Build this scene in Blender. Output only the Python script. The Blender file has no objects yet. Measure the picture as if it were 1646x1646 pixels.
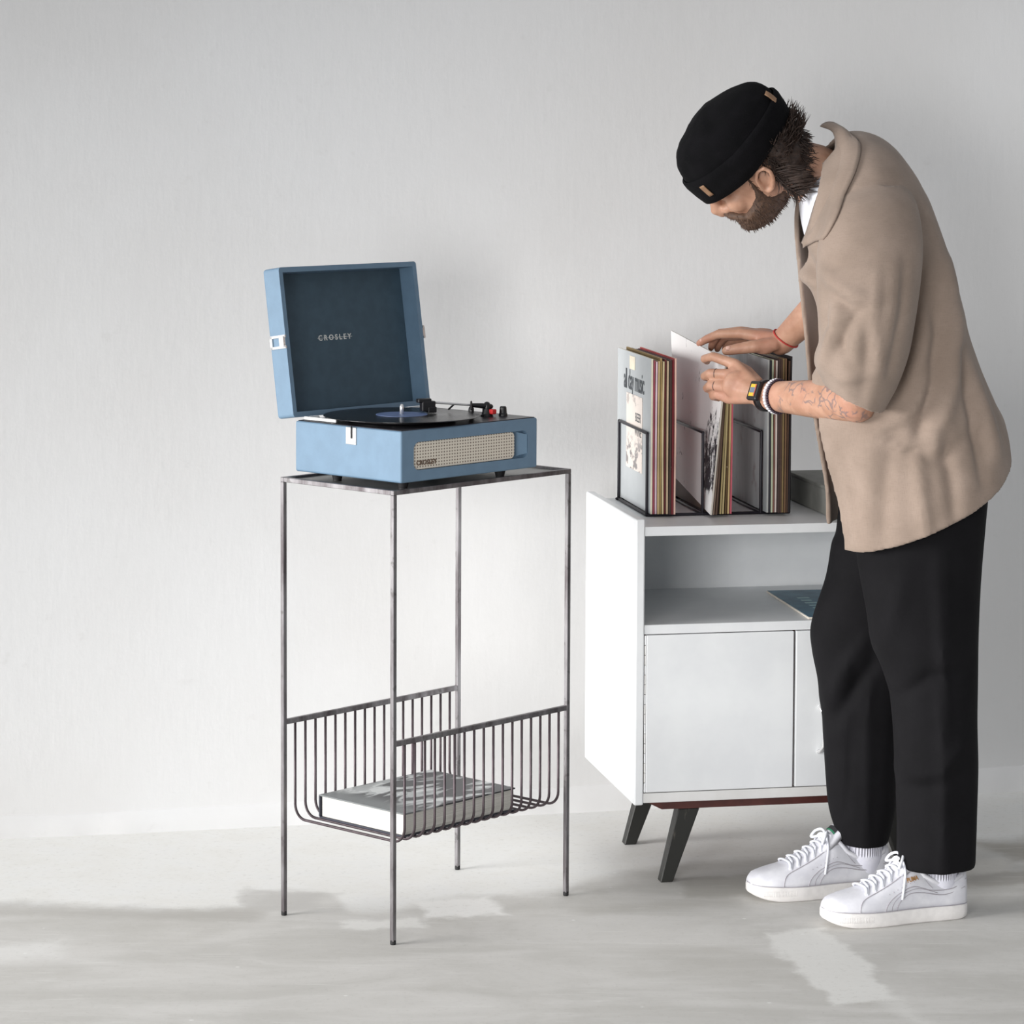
import bpy, bmesh, math, random
import numpy as np
from mathutils import Vector, Matrix, noise

# ------------------------------------------------------------------ scene basics
sc = bpy.context.scene
COL = sc.collection
random.seed(7)

# ------------------------------------------------------------------ camera (fitted to the photograph, 1646 x 1646)
F, CX, CY, PITCH, ROLL, CAMH = 4744.58, 823.0, 520.69, .0675, .0042, 1.5325
cam_d = bpy.data.cameras.new('camera')
cam = bpy.data.objects.new('camera', cam_d)
COL.objects.link(cam)
_r = Vector((1, 0, 0)); _u = Vector((0, math.sin(PITCH), math.cos(PITCH))); _f = Vector((0, math.cos(PITCH), -math.sin(PITCH)))
_r2 = math.cos(ROLL) * _r + math.sin(ROLL) * _u
_u2 = -math.sin(ROLL) * _r + math.cos(ROLL) * _u
_m = Matrix((_r2, _u2, -_f)).transposed().to_4x4()
_m.translation = (0, 0, CAMH)
cam.matrix_world = _m
cam_d.sensor_width = 36
cam_d.lens = F / 1646 * 36
cam_d.shift_y = -(823 - CY) / 1646
cam_d.clip_end = 60
sc.camera = cam

# ------------------------------------------------------------------ world, daylight, exposure
world = bpy.data.worlds.new('world'); sc.world = world
world.use_nodes = True
_bg = world.node_tree.nodes['Background']
_bg.inputs['Color'].default_value = (.93, .96, 1, 1)
_bg.inputs['Strength'].default_value = .41

def area(name, loc, target, sx, sy, power, color=(1, 1, 1), spread=180):
    d = bpy.data.lights.new(name, 'AREA'); d.shape = 'RECTANGLE'; d.size = sx; d.size_y = sy
    d.energy = power; d.color = color
    o = bpy.data.objects.new(name, d); COL.objects.link(o)
    o.location = loc
    d.spread = math.radians(spread)
    o.rotation_euler = (Vector(target) - Vector(loc)).to_track_quat('-Z', 'Y').to_euler()
    return o
# the tall studio window far to the left of the picture
area('window_daylight', (-4.9, 3.6, 1.5), (1.0, 5.95, .05), 3.0, 2.0, 48, (1, .985, .97), 52)
area('front_fill_light', (-1.5, .0, 1.15), (.95, 6.05, .32), 2.0, 1.6, 13, (1, .99, .98), 42)  # added frontal fill, no known window; brightens the cabinet interior and right-hand wall

vs = sc.view_settings
sc.display_settings.display_device = 'sRGB'
vs.view_transform = 'Standard'; vs.look = 'None'; vs.exposure = 0; vs.gamma = 1
vs.use_curve_mapping = False

# ------------------------------------------------------------------ helpers
def ray(px, py):
    dx, dy = px - CX, py - CY
    x = (math.cos(ROLL) * dx + math.sin(ROLL) * dy) / F
    u = -(-math.sin(ROLL) * dx + math.cos(ROLL) * dy) / F
    return Vector((x, math.cos(PITCH) + math.sin(PITCH) * u, -math.sin(PITCH) + math.cos(PITCH) * u))
def W(px, py, Y):                      # point of the place seen at a pixel, at depth Y
    r = ray(px, py)
    return Vector((0, 0, CAMH)) + r * (Y / r.y)

def srgb(r, g, b):
    f = lambda c: (c / 255 / 12.92) if c / 255 <= .04045 else ((c / 255 + .055) / 1.055) ** 2.4
    return (f(r), f(g), f(b), 1)

class NT:
    """tiny node-building helper"""
    def __init__(s, name):
        s.m = bpy.data.materials.new(name); s.m.use_nodes = True
        s.t = s.m.node_tree; s.n = s.t.nodes; s.b = s.n['Principled BSDF']
    def new(s, typ, **kw):
        x = s.n.new(typ)
        for k, v in kw.items(): setattr(x, k, v)
        return x
    def link(s, a, b): s.t.links.new(a, b)
    def val(s, sock, v):
        if hasattr(v, 'links') or hasattr(v, 'is_linked'): s.link(v, sock)
        else: sock.default_value = v
    def math(s, op, a, b=0.0, c=0.0, clamp=False):
        x = s.new('ShaderNodeMath', operation=op, use_clamp=clamp)
        s.val(x.inputs[0], a); s.val(x.inputs[1], b)
        if op in ('MULTIPLY_ADD', 'SMOOTH_MIN', 'COMPARE'): s.val(x.inputs[2], c)
        return x.outputs[0]
    def smooth(s, v, lo, hi):
        x = s.new('ShaderNodeMapRange', interpolation_type='SMOOTHSTEP')
        s.val(x.inputs['Value'], v); x.inputs['From Min'].default_value = lo; x.inputs['From Max'].default_value = hi
        return x.outputs[0]
    def coord(s, kind='Object'):
        return s.new('ShaderNodeTexCoord').outputs[kind]
    def noise(s, vec, scale, detail=4, rough=.55, dist=0):
        x = s.new('ShaderNodeTexNoise'); s.link(vec, x.inputs['Vector'])
        x.inputs['Scale'].default_value = scale; x.inputs['Detail'].default_value = detail
        x.inputs['Roughness'].default_value = rough; x.inputs['Distortion'].default_value = dist
        return x.outputs['Fac']
    def mapping(s, vec, scale=(1, 1, 1), loc=(0, 0, 0), rot=(0, 0, 0)):
        x = s.new('ShaderNodeMapping'); s.link(vec, x.inputs['Vector'])
        x.inputs['Scale'].default_value = scale; x.inputs['Location'].default_value = loc; x.inputs['Rotation'].default_value = rot
        return x.outputs[0]
    def mix(s, fac, a, b):
        x = s.new('ShaderNodeMix', data_type='RGBA')
        s.val(x.inputs[0], fac); s.val(x.inputs[6], a); s.val(x.inputs[7], b)
        return x.outputs[2]
    def sep(s, vec):
        x = s.new('ShaderNodeSeparateXYZ'); s.link(vec, x.inputs[0]); return x.outputs
    def bump(s, h, strength=.3, dist=.002):
        x = s.new('ShaderNodeBump'); x.inputs['Strength'].default_value = strength; x.inputs['Distance'].default_value = dist
        s.link(h, x.inputs['Height']); s.link(x.outputs[0], s.b.inputs['Normal'])
    def set(s, **kw):
        for k, v in kw.items():
            s.val(s.b.inputs[k.replace('_', ' ')], v)
        return s.m

def simple(name, col, rough=.5, metal=0, var=.06, vscale=40, bump=0, bscale=200, bdist=.001, spec=None):
    """procedural material: base colour with a little mottling, optional fine relief"""
    t = NT(name); co = t.coord()
    n = t.noise(co, vscale, 4)
    c2 = tuple(max(0, c * (1 - var * 2.2)) for c in col[:3]) + (1,)
    c1 = tuple(min(1, c * (1 + var)) for c in col[:3]) + (1,)
    t.set(Base_Color=t.mix(t.smooth(n, .3, .7), c2, c1), Roughness=rough, Metallic=metal)
    if spec is not None: t.b.inputs['Specular IOR Level'].default_value = spec
    if bump: t.bump(t.noise(co, bscale, 3), bump, bdist)
    return t.m

WORLD_BASE = {}
def link_mesh(name, me, mat=None, parent=None, smooth=False):
    o = bpy.data.objects.new(name, me); COL.objects.link(o)
    if mat is not None:
        for m in (mat if isinstance(mat, (list, tuple)) else [mat]): me.materials.append(m)
    if smooth:
        me.polygons.foreach_set('use_smooth', [True] * len(me.polygons)); me.update()
    if parent is not None:
        o.parent = parent
        if parent.name in WORLD_BASE:                 # data was built in world space: shift to the base
            WORLD_BASE[o.name] = WORLD_BASE[parent.name]
            me.transform(Matrix.Translation(-Vector(WORLD_BASE[o.name])))
    return o

def mesh_from(verts, faces, name='mesh'):
    me = bpy.data.meshes.new(name); me.from_pydata([tuple(v) for v in verts], [], faces); me.update(); return me

def bm_mesh(bm, name='mesh'):
    bmesh.ops.recalc_face_normals(bm, faces=bm.faces)
    me = bpy.data.meshes.new(name); bm.to_mesh(me); bm.free(); return me

def add_box(bm, lo, hi, bevel=0, seg=2):
    g = bmesh.ops.create_cube(bm, size=1)
    vs_ = g['verts']
    for v in vs_:
        v.co = Vector([lo[i] + (v.co[i] + .5) * (hi[i] - lo[i]) for i in range(3)])
    if bevel:
        es = set(e for v in vs_ for e in v.link_edges)
        bmesh.ops.bevel(bm, geom=list(es), offset=bevel, segments=seg, affect='EDGES', profile=.5)

def box_me(lo, hi, bevel=0, seg=2):
    bm = bmesh.new(); add_box(bm, lo, hi, bevel, seg); return bm_mesh(bm)

def frame_from(d):
    d = d.normalized()
    up = Vector((0, 0, 1)) if abs(d.z) < .95 else Vector((0, 1, 0))
    a = d.cross(up).normalized(); b = a.cross(d).normalized()
    return a, b

def tube(path, radii, n=10, caps='round', flat=1.0, flat_axis=None, square=False):
    """verts, faces of a tube along a path; radii number or list; flat squashes along flat_axis"""
    P = [Vector(p) for p in path]
    if not isinstance(radii, (list, tuple)): radii = [radii] * len(P)
    T = []
    for i in range(len(P)):
        d = (P[min(i + 1, len(P) - 1)] - P[max(i - 1, 0)])
        T.append(d.normalized())
    if caps == 'round':
        P2, R2, T2 = [], [], []
        for k in (.05, .35, .75):
            P2.append(P[0] - T[0] * radii[0] * math.sqrt(max(0, 1 - k * k))); R2.append(radii[0] * k); T2.append(T[0])
        P2 += P; R2 += list(radii); T2 += T
        for k in (.75, .35, .05):
            P2.append(P[-1] + T[-1] * radii[-1] * math.sqrt(max(0, 1 - k * k))); R2.append(radii[-1] * k); T2.append(T[-1])
        P, radii, T = P2, R2, T2
    a, b = frame_from(T[0])
    V, Fc = [], []
    for i, p in enumerate(P):
        if i:
            q = T[i - 1].rotation_difference(T[i]); a = q @ a; b = q @ b
        for k in range(n):
            an = 2 * math.pi * (k + .5) / n
            rr = radii[i] / (math.cos(math.pi / 4) if square else 1)
            off = (a * math.cos(an) + b * math.sin(an)) * rr
            if flat_axis is not None:
                fa = Vector(flat_axis).normalized(); off = off - fa * off.dot(fa) * (1 - flat)
            V.append(p + off)
    for i in range(len(P) - 1):
        for k in range(n):
            k2 = (k + 1) % n
            Fc.append((i * n + k, i * n + k2, (i + 1) * n + k2, (i + 1) * n + k))
    if caps:
        Fc.append(tuple(range(n - 1, -1, -1))); Fc.append(tuple(range((len(P) - 1) * n, len(P) * n)))
    return V, Fc

def merge(*vf):
    V, Fc = [], []
    for v, f in vf:
        o = len(V); V += list(v); Fc += [tuple(i + o for i in q) for q in f]
    return V, Fc

def vf_mesh(vf, name='mesh'):
    me = mesh_from(vf[0], vf[1], name)
    bm = bmesh.new(); bm.from_mesh(me); bmesh.ops.recalc_face_normals(bm, faces=bm.faces); bm.to_mesh(me); bm.free()
    return me

def arc_pts(c, r, a0, a1, n, ax, ay):
    return [Vector(c) + Vector(ax) * (r * math.cos(a0 + (a1 - a0) * i / n)) + Vector(ay) * (r * math.sin(a0 + (a1 - a0) * i / n)) for i in range(n + 1)]

def lathe(profile, n=32, closed=True):
    """profile (r, z) turned about z"""
    V, Fc = [], []
    for r, z in profile:
        for k in range(n):
            a = 2 * math.pi * k / n; V.append((r * math.cos(a), r * math.sin(a), z))
    m = len(profile)
    for i in range(m - 1):
        for k in range(n):
            k2 = (k + 1) % n; Fc.append((i * n + k, i * n + k2, (i + 1) * n + k2, (i + 1) * n + k))
    if closed:
        Fc.append(tuple(range(n - 1, -1, -1))); Fc.append(tuple(range((m - 1) * n, m * n)))
    return V, Fc

def empty(name, loc, rz=0, world=False, label=None, cat=None, group=None):
    o = bpy.data.objects.new(name, None); COL.objects.link(o)
    o.location = loc; o.rotation_euler = (0, 0, rz); o.empty_display_size = .05
    if world: WORLD_BASE[o.name] = tuple(loc)
    tag(o, label, cat, group)
    return o
def tag(o, label=None, cat=None, group=None, kind=None):
    if label: o['label'] = label
    if cat: o['category'] = cat
    if group: o['group'] = group
    if kind: o['kind'] = kind
    return o

def text_me(s, size, bold=0.0, extrude=.0006, sx=1.0, spacing=1.0, align='CENTER'):
    c = bpy.data.curves.new('lettering', 'FONT'); c.body = s; c.size = size; c.extrude = extrude
    c.offset = bold; c.align_x = align; c.align_y = 'CENTER'; c.space_character = spacing; c.resolution_u = 3
    o = bpy.data.objects.new('lettering', c); COL.objects.link(o)
    bpy.context.view_layer.update()
    me = bpy.data.meshes.new_from_object(o.evaluated_get(bpy.context.evaluated_depsgraph_get()))
    bpy.data.objects.remove(o); bpy.data.curves.remove(c)
    if sx != 1: me.transform(Matrix.Diagonal((sx, 1, 1, 1)))
    return me
def place_me(me, origin, xdir, ydir):
    """put flat lettering (xy plane) onto a plane of the place"""
    x = Vector(xdir).normalized(); y = Vector(ydir).normalized(); z = x.cross(y)
    m = Matrix((x, y, z)).transposed().to_4x4(); m.translation = Vector(origin)
    me.transform(m); return me

def union(vf_list, voxel, smooth_it=4, factor=.5, name='mesh'):
    """one continuous skin around overlapping closed shapes"""
    V, Fc = merge(*vf_list)
    me = mesh_from(V, Fc); bm = bmesh.new(); bm.from_mesh(me)
    bmesh.ops.recalc_face_normals(bm, faces=bm.faces); bm.to_mesh(me); bm.free()
    return remesh(me, voxel, smooth_it, factor, name)
def remesh(me, voxel, smooth_it=4, factor=.5, name='mesh'):
    o = bpy.data.objects.new('tmp', me); COL.objects.link(o)
    r = o.modifiers.new('r', 'REMESH'); r.mode = 'VOXEL'; r.voxel_size = voxel; r.adaptivity = 0
    if smooth_it:
        s = o.modifiers.new('s', 'SMOOTH'); s.iterations = smooth_it; s.factor = factor
    bpy.context.view_layer.update()
    out = bpy.data.meshes.new_from_object(o.evaluated_get(bpy.context.evaluated_depsgraph_get()))
    bpy.data.objects.remove(o); bpy.data.meshes.remove(me)
    out.name = name
    return out
def ellipsoid(c, r, rot=None, n=16, m=10):
    V, Fc = [], []
    for i in range(1, m):
        t = math.pi * i / m
        for k in range(n):
            a = 2 * math.pi * k / n
            v = Vector((r[0] * math.sin(t) * math.cos(a), r[1] * math.sin(t) * math.sin(a), r[2] * math.cos(t)))
            V.append((rot @ v if rot else v) + Vector(c))
    for i in range(m - 2):
        for k in range(n):
            k2 = (k + 1) % n; Fc.append((i * n + k, i * n + k2, (i + 1) * n + k2, (i + 1) * n + k))
    Fc.append(tuple(range(n))); Fc.append(tuple(range((m - 2) * n, (m - 1) * n))[::-1])
    return V, Fc
def catmull(xs, ys, x):
    """smooth interpolation of ys(xs) at x"""
    if x <= xs[0]: return ys[0]
    if x >= xs[-1]: return ys[-1]
    i = max(k for k in range(len(xs) - 1) if xs[k] <= x)
    t = (x - xs[i]) / (xs[i + 1] - xs[i])
    p0 = ys[max(i - 1, 0)]; p1 = ys[i]; p2 = ys[i + 1]; p3 = ys[min(i + 2, len(ys) - 1)]
    return .5 * ((2 * p1) + (p2 - p0) * t + (2 * p0 - 5 * p1 + 4 * p2 - p3) * t * t + (3 * p1 - p0 - 3 * p2 + p3) * t ** 3)

def smooth_path(pts, k=5):
    P_ = [Vector(p_) for p_ in pts]; ts = list(range(len(P_))); out = []
    for i in range((len(P_) - 1) * k + 1):
        out.append(Vector([catmull(ts, [q[c] for q in P_], i / k) for c in range(3)]))
    return out

# ------------------------------------------------------------------ the setting
WA = .2165                                             # the wall runs away to the right
def wall_y(x): return 6.53 + math.tan(WA) * (x - .19)
def wall_material():
    t = NT('rough white plaster'); co = t.coord()
    big = t.noise(co, 1.1, 5, .55); fine = t.noise(co, 22, 6, .6)
    brush = t.noise(t.mapping(co, (70, 70, 14)), 1, 5, .6)
    c = t.mix(t.smooth(big, .35, .7), srgb(230, 229, 228), srgb(236, 236, 236))
    c = t.mix(t.math('MULTIPLY', t.smooth(fine, .62, .75), .16), c, srgb(205, 203, 200))
    h = t.math('ADD', t.math('MULTIPLY', brush, .5), t.math('ADD', fine, t.math('MULTIPLY', big, 1.5)))
    t.bump(h, .16, .004)
    return t.set(Base_Color=c, Roughness=.85)
wx0, wx1 = -4.5, 4.5
bm = bmesh.new()
p = [bm.verts.new(v) for v in [(wx0, wall_y(wx0), 0), (wx1, wall_y(wx1), 0), (wx1, wall_y(wx1), 3.3), (wx0, wall_y(wx0), 3.3),
     (wx0, wall_y(wx0) + .15, 0), (wx1, wall_y(wx1) + .15, 0), (wx1, wall_y(wx1) + .15, 3.3), (wx0, wall_y(wx0) + .15, 3.3)]]
for q in ((0, 1, 2, 3), (5, 4, 7, 6), (4, 0, 3, 7), (1, 5, 6, 2), (3, 2, 6, 7), (4, 5, 1, 0)): bm.faces.new([p[i] for i in q])
wall = link_mesh('wall_back', bm_mesh(bm), wall_material()); tag(wall, 'rough white plastered wall behind the furniture', kind='structure')

def floor_material():
    t = NT('trowelled concrete'); co = t.coord()
    wob = t.new('ShaderNodeTexNoise'); wob.inputs['Scale'].default_value = 5; wob.inputs['Detail'].default_value = 6; wob.inputs['Roughness'].default_value = .62
    t.link(co, wob.inputs['Vector'])
    vm = t.new('ShaderNodeVectorMath', operation='MULTIPLY_ADD')
    t.link(wob.outputs['Color'], vm.inputs[0]); vm.inputs[1].default_value = (.16, .16, 0); 
    sub = t.new('ShaderNodeVectorMath', operation='SUBTRACT'); t.link(co, sub.inputs[0]); sub.inputs[1].default_value = (.08, .08, 0)
    t.link(sub.outputs[0], vm.inputs[2]); wc = vm.outputs[0]
    X, Y, _ = t.sep(wc)
    big = t.noise(co, 2.2, 6, .6, .4); mid = t.noise(co, 9, 6, .65); grit = t.noise(co, 160, 3, .6)
    streak = t.noise(t.mapping(co, (2.0, 5.0, 1), rot=(0, 0, .3)), 1.3, 6, .58, .8)
    grey = t.mix(t.smooth(streak, .34, .68), srgb(196, 194, 189), srgb(212, 210, 206))
    grey = t.mix(t.math('MULTIPLY', t.smooth(mid, .5, .75), .35), grey, srgb(216, 214, 210))
    grey = t.mix(t.math('MULTIPLY', t.smooth(big, .50, .72), .5), grey, srgb(182, 179, 172))
    # white paint that was slopped over the floor along the wall
    fc = t.new('ShaderNodeFloatCurve'); cu = fc.mapping.curves[0]
    pts = [(-1.5, 5.72), (-.75, 5.71), (-.53, 5.69), (-.45, 5.80), (-.37, 5.80), (-.30, 5.67), (-.14, 5.73), (.05, 5.80), (.25, 5.98), (.6, 6.12), (1.0, 6.25), (1.6, 6.45)]
    for i, (x, y) in enumerate(pts):
        q = ((x + 1.5) / 3.1, (y - 5.5) / 1.0)
        if i == 0: cu.points[0].location = q
        elif i == len(pts) - 1: cu.points[1].location = q
        else: cu.points.new(*q)
    fc.mapping.update()
    xo = t.sep(co)[0]; yo = t.sep(co)[1]
    t.link(t.math('DIVIDE', t.math('ADD', xo, 1.5), 3.1, clamp=True), fc.inputs['Value'])
    yb = t.math('ADD', t.math('MULTIPLY', fc.outputs[0], 1.0), 5.5)
    wmask = t.smooth(t.math('SUBTRACT', Y, yb), -.03, .05)
    wmask = t.math('MULTIPLY', wmask, t.math('SUBTRACT', 1, t.math('MULTIPLY', t.smooth(mid, .45, .75), .18)))
    white = t.mix(t.smooth(mid, .35, .7), srgb(233, 232, 228), srgb(239, 239, 237))
    c = t.mix(wmask, grey, white)
    def patch(cx, cy, hx, hy, ang, soft, col, amt, c):
        m = t.mapping(wc, loc=(-cx, -cy, 0)); m = t.mapping(m, rot=(0, 0, -ang)); px, py, _ = t.sep(m)
        dx = t.math('SUBTRACT', t.math('ABSOLUTE', px), hx); dy = t.math('SUBTRACT', t.math('ABSOLUTE', py), hy)
        d = t.math('MAXIMUM', dx, dy)
        f = t.math('MULTIPLY', t.math('SUBTRACT', 1, t.smooth(d, -soft, soft)), amt)
        return t.mix(f, c, col)
    c = patch(.587, 5.315, .066, .235, .17, .012, srgb(232, 231, 227), .85, c)      # pale trowel patch in front of the shoes
    c = patch(.70, 5.02, .02, .10, .25, .02, srgb(226, 225, 221), .5, c)
    c = patch(-.09, 5.69, .075, .06, .2, .015, srgb(240, 239, 236), .9, c)
    c = patch(-.245, 5.585, .08, .025, .1, .012, srgb(236, 235, 231), .8, c)
    c = patch(-.93, 5.37, .10, .05, .1, .03, srgb(230, 229, 226), .7, c)
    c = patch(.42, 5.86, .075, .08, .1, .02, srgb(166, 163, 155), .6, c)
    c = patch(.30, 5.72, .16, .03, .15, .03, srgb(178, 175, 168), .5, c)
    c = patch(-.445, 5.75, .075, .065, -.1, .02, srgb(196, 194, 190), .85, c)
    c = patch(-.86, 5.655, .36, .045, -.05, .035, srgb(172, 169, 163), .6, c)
    c = patch(1.12, 6.16, .10, .08, .2, .03, srgb(160, 154, 144), .7, c)
    c = patch(.95, 6.02, .08, .06, .1, .02, srgb(214, 210, 202), .6, c)
    c = patch(1.1, 5.95, .25, .045, .2, .02, srgb(158, 152, 143), .55, c)
    sp = t.new('ShaderNodeTexVoronoi'); sp.inputs['Scale'].default_value = 9; t.link(co, sp.inputs['Vector'])
    c = t.mix(t.math('MULTIPLY', t.math('SUBTRACT', 1, t.smooth(sp.outputs['Distance'], .02, .05)), .5), c, srgb(245, 245, 243))
    spk = t.noise(co, 75, 6, .75)
    c = t.mix(t.math('MULTIPLY', t.smooth(spk, .52, .72), .30), c, srgb(168, 165, 158))
    brs = t.noise(t.mapping(co, (6, 60, 1), rot=(0, 0, .5)), 1, 5, .7, .3)
    c = t.mix(t.math('MULTIPLY', t.smooth(brs, .55, .7), .22), c, srgb(238, 237, 234))
    h = t.math('ADD', t.math('MULTIPLY', streak, .8), t.math('ADD', t.math('MULTIPLY', grit, .25), mid))
    t.bump(h, .14, .004)
    return t.set(Base_Color=c, Roughness=.62)
fl = link_mesh('floor', box_me((-5, 1.2, -.1), (5, 8.2, 0)), floor_material()); tag(fl, 'pale grey concrete floor with trowelled patches', kind='structure')
# the slightly uneven plaster foot where the wall meets the floor
trim_v, trim_f = [], []
N = 160
for i in range(N + 1):
    x = -2.2 + 4.4 * i / N
    d = .016 + .008 * noise.noise(Vector((x * 3.1, 1.2, 0))) + .004 * noise.noise(Vector((x * 15, 4, 0)))
    h = .055 + .02 * noise.noise(Vector((x * 2.3, 7.7, 0)))
    y = wall_y(x)
    nx, ny = math.sin(WA), -math.cos(WA)
    for (o, z) in ((d, 0), (d * .9, h * .35), (d * .45, h * .8), (-.004, h)):
        trim_v.append((x + nx * o, y + ny * o, z))
for i in range(N):
    for k in range(3): trim_f.append((i * 4 + k, (i + 1) * 4 + k, (i + 1) * 4 + k + 1, i * 4 + k + 1))
tr = link_mesh('trim_1', mesh_from(trim_v, trim_f), wall.data.materials[0], smooth=True); tag(tr, 'uneven plaster foot along the base of the wall', kind='structure')

# ------------------------------------------------------------------ materials for the things
M = {}
def steel_material():
    t = NT('raw welded steel'); co = t.coord()
    n = t.noise(t.mapping(co, (30, 30, 5)), 1, 5, .65); n2 = t.noise(co, 55, 4)
    c = t.mix(t.smooth(n, .3, .7), srgb(92, 86, 88), srgb(150, 148, 150))
    c = t.mix(t.math('MULTIPLY', t.smooth(n2, .58, .7), .5), c, srgb(70, 66, 64))
    t.bump(n2, .12, .0006)
    return t.set(Base_Color=c, Roughness=.42, Metallic=.75)
M['steel'] = steel_material()
M['wire'] = simple('dark wire steel', srgb(84, 74, 78), .45, .55, .12, 60, .1, 300)
M['sheet'] = simple('brushed steel sheet', srgb(150, 150, 148), .38, .7, .08, 12)
M['rubber'] = simple('black rubber', srgb(26, 25, 27), .6, 0, .1)
M['leatherette'] = simple('blue leatherette', srgb(106, 133, 156), .55, 0, .03, 30, .35, 900, .0006)
M['leatherette_in'] = simple('dark blue lining', srgb(63, 84, 98), .7, 0, .05, 40, .25, 700, .0006)
M['deck'] = simple('black deck plate', srgb(34, 33, 40), .35, 0, .05)
M['chrome'] = simple('bright nickel', srgb(226, 226, 226), .22, .7, .02)
M['blackplastic'] = simple('black plastic', srgb(22, 21, 24), .35, 0, .08)
M['red'] = simple('red plastic', srgb(205, 40, 42), .4, 0, .04)
M['print_white'] = simple('pale grey print', srgb(214, 216, 214), .6, 0, .03)
M['print_dark'] = simple('dark grey print', srgb(70, 74, 78), .7, 0, .06, 60)
def grille_material():
    t = NT('perforated cream speaker cloth'); co = t.coord()
    X, Y, Z = t.sep(co)
    P = .0072
    fx = t.math('SUBTRACT', t.math('FRACT', t.math('DIVIDE', X, P)), .5); fz = t.math('SUBTRACT', t.math('FRACT', t.math('DIVIDE', Z, P * .8)), .5)
    d = t.math('SQRT', t.math('ADD', t.math('MULTIPLY', fx, fx), t.math('MULTIPLY', fz, fz)))
    hole = t.math('SUBTRACT', 1, t.smooth(d, .20, .30))
    c = t.mix(hole, srgb(222, 214, 200), srgb(120, 110, 98))
    t.bump(t.math('SUBTRACT', 1, hole), .5, .001)
    return t.set(Base_Color=c, Roughness=.6)
M['grille'] = grille_material()
def paint_white(name, a, b, chip=.0):
    t = NT(name); co = t.coord()
    n = t.noise(co, 7, 5, .6); n2 = t.noise(t.mapping(co, (8, 8, 60)), 1, 4); n3 = t.noise(co, 38, 5, .7)
    c = t.mix(t.smooth(n, .3, .7), a, b)
    if chip: c = t.mix(t.smooth(n3, .735, .75), c, srgb(110, 62, 52))
    t.bump(t.math('ADD', n2, n3), .12, .0015)
    return t.set(Base_Color=c, Roughness=.42)
M['cabinet'] = paint_white('brushed white furniture paint', srgb(224, 226, 228), srgb(232, 234, 235), 0)
M['cabinet_chip'] = paint_white('chipped white paint', srgb(216, 215, 212), srgb(230, 230, 229), 1)
M['gap'] = simple('old brown wood in the joints', srgb(92, 50, 44), .8, 0, .2, 80)
M['apron'] = simple('dark mahogany stain', srgb(78, 38, 32), .42, 0, .14, 25, .1, 120)
def leg_wood():
    t = NT('worn dark leg paint'); co = t.coord()
    n = t.noise(t.mapping(co, (30, 30, 6)), 1, 5, .7)
    c = t.mix(t.smooth(n, .6, .72), srgb(32, 32, 29), srgb(84, 80, 72))
    t.bump(n, .2, .001)
    return t.set(Base_Color=c, Roughness=.5)
M['legwood'] = leg_wood()
M['blackwire'] = simple('black lacquered wire', srgb(24, 20, 30), .4, .2, .05)

# ------------------------------------------------------------------ tall wire side table
SA = .8257
SW_, SD_, SH_ = .4864, .2989, .855
st = empty('side_table', (-.2178, 5.4339, 0), SA, label='tall raw steel side table with wire basket below the record player', cat='table')
B = .0045
feet = [(0, 0), (SW_, 0), (0, SD_), (SW_, SD_)]
for (x, y) in feet:
    lg = link_mesh('leg', box_me((x - B, y - B, .006), (x + B, y + B, SH_ - 2 * B), .0008, 1), M['steel'], st)
    V_, F_ = lathe([(.0052, 0), (.0056, .002), (.0056, .007), (.0045, .009)], 14)
    f = link_mesh('foot_cap', vf_mesh(([(a + x, b + y, c) for a, b, c in V_], F_)), M['rubber'], lg); f['label'] = 'black rubber foot cap'
z1 = SH_; z0 = SH_ - 2 * B
link_mesh('frame_bar', box_me((-B, -B, z0), (SW_ + B, B, z1), .0008, 1), M['steel'], st)
link_mesh('frame_bar', box_me((-B, SD_ - B, z0), (SW_ + B, SD_ + B, z1), .0008, 1), M['steel'], st)
link_mesh('frame_bar', box_me((-B, B, z0), (B, SD_ - B, z1), .0008, 1), M['steel'], st)
link_mesh('frame_bar', box_me((SW_ - B, B, z0), (SW_ + B, SD_ - B, z1), .0008, 1), M['steel'], st)
link_mesh('table_top', box_me((B, B, SH_ - .0075), (SW_ - B, SD_ - B, SH_ - .0045)), M['sheet'], st)
RZ = .379; BZ = .186; WR = .0027
for y in (0, SD_):
    link_mesh('basket_rail', box_me((B, y - B * .9, RZ - .005), (SW_ - B, y + B * .9, RZ + .005), .0008, 1), M['steel'], st)
rb = .028
pth = [Vector((0, 0, RZ - .003))] + arc_pts((0, rb, BZ + rb), rb, math.pi, 1.5 * math.pi, 7, (0, 1, 0), (0, 0, 1)) + \
      arc_pts((0, SD_ - rb, BZ + rb), rb, 1.5 * math.pi, 2 * math.pi, 7, (0, 1, 0), (0, 0, 1)) + [Vector((0, SD_, RZ - .003))]
# the wires start a little inside the legs
wire_me = vf_mesh(tube(pth, WR, 8, caps='flat'))
wire_me.materials.append(M['wire']); wire_me.polygons.foreach_set('use_smooth', [True] * len(wire_me.polygons))
for i in range(17):
    o = bpy.data.objects.new('basket_wire', wire_me); COL.objects.link(o); o.parent = st
    o.location = (.0300 + (.462 - .0300) * i / 16, 0, 0)
    o.rotation_euler = (0, 0, 0)

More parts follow.
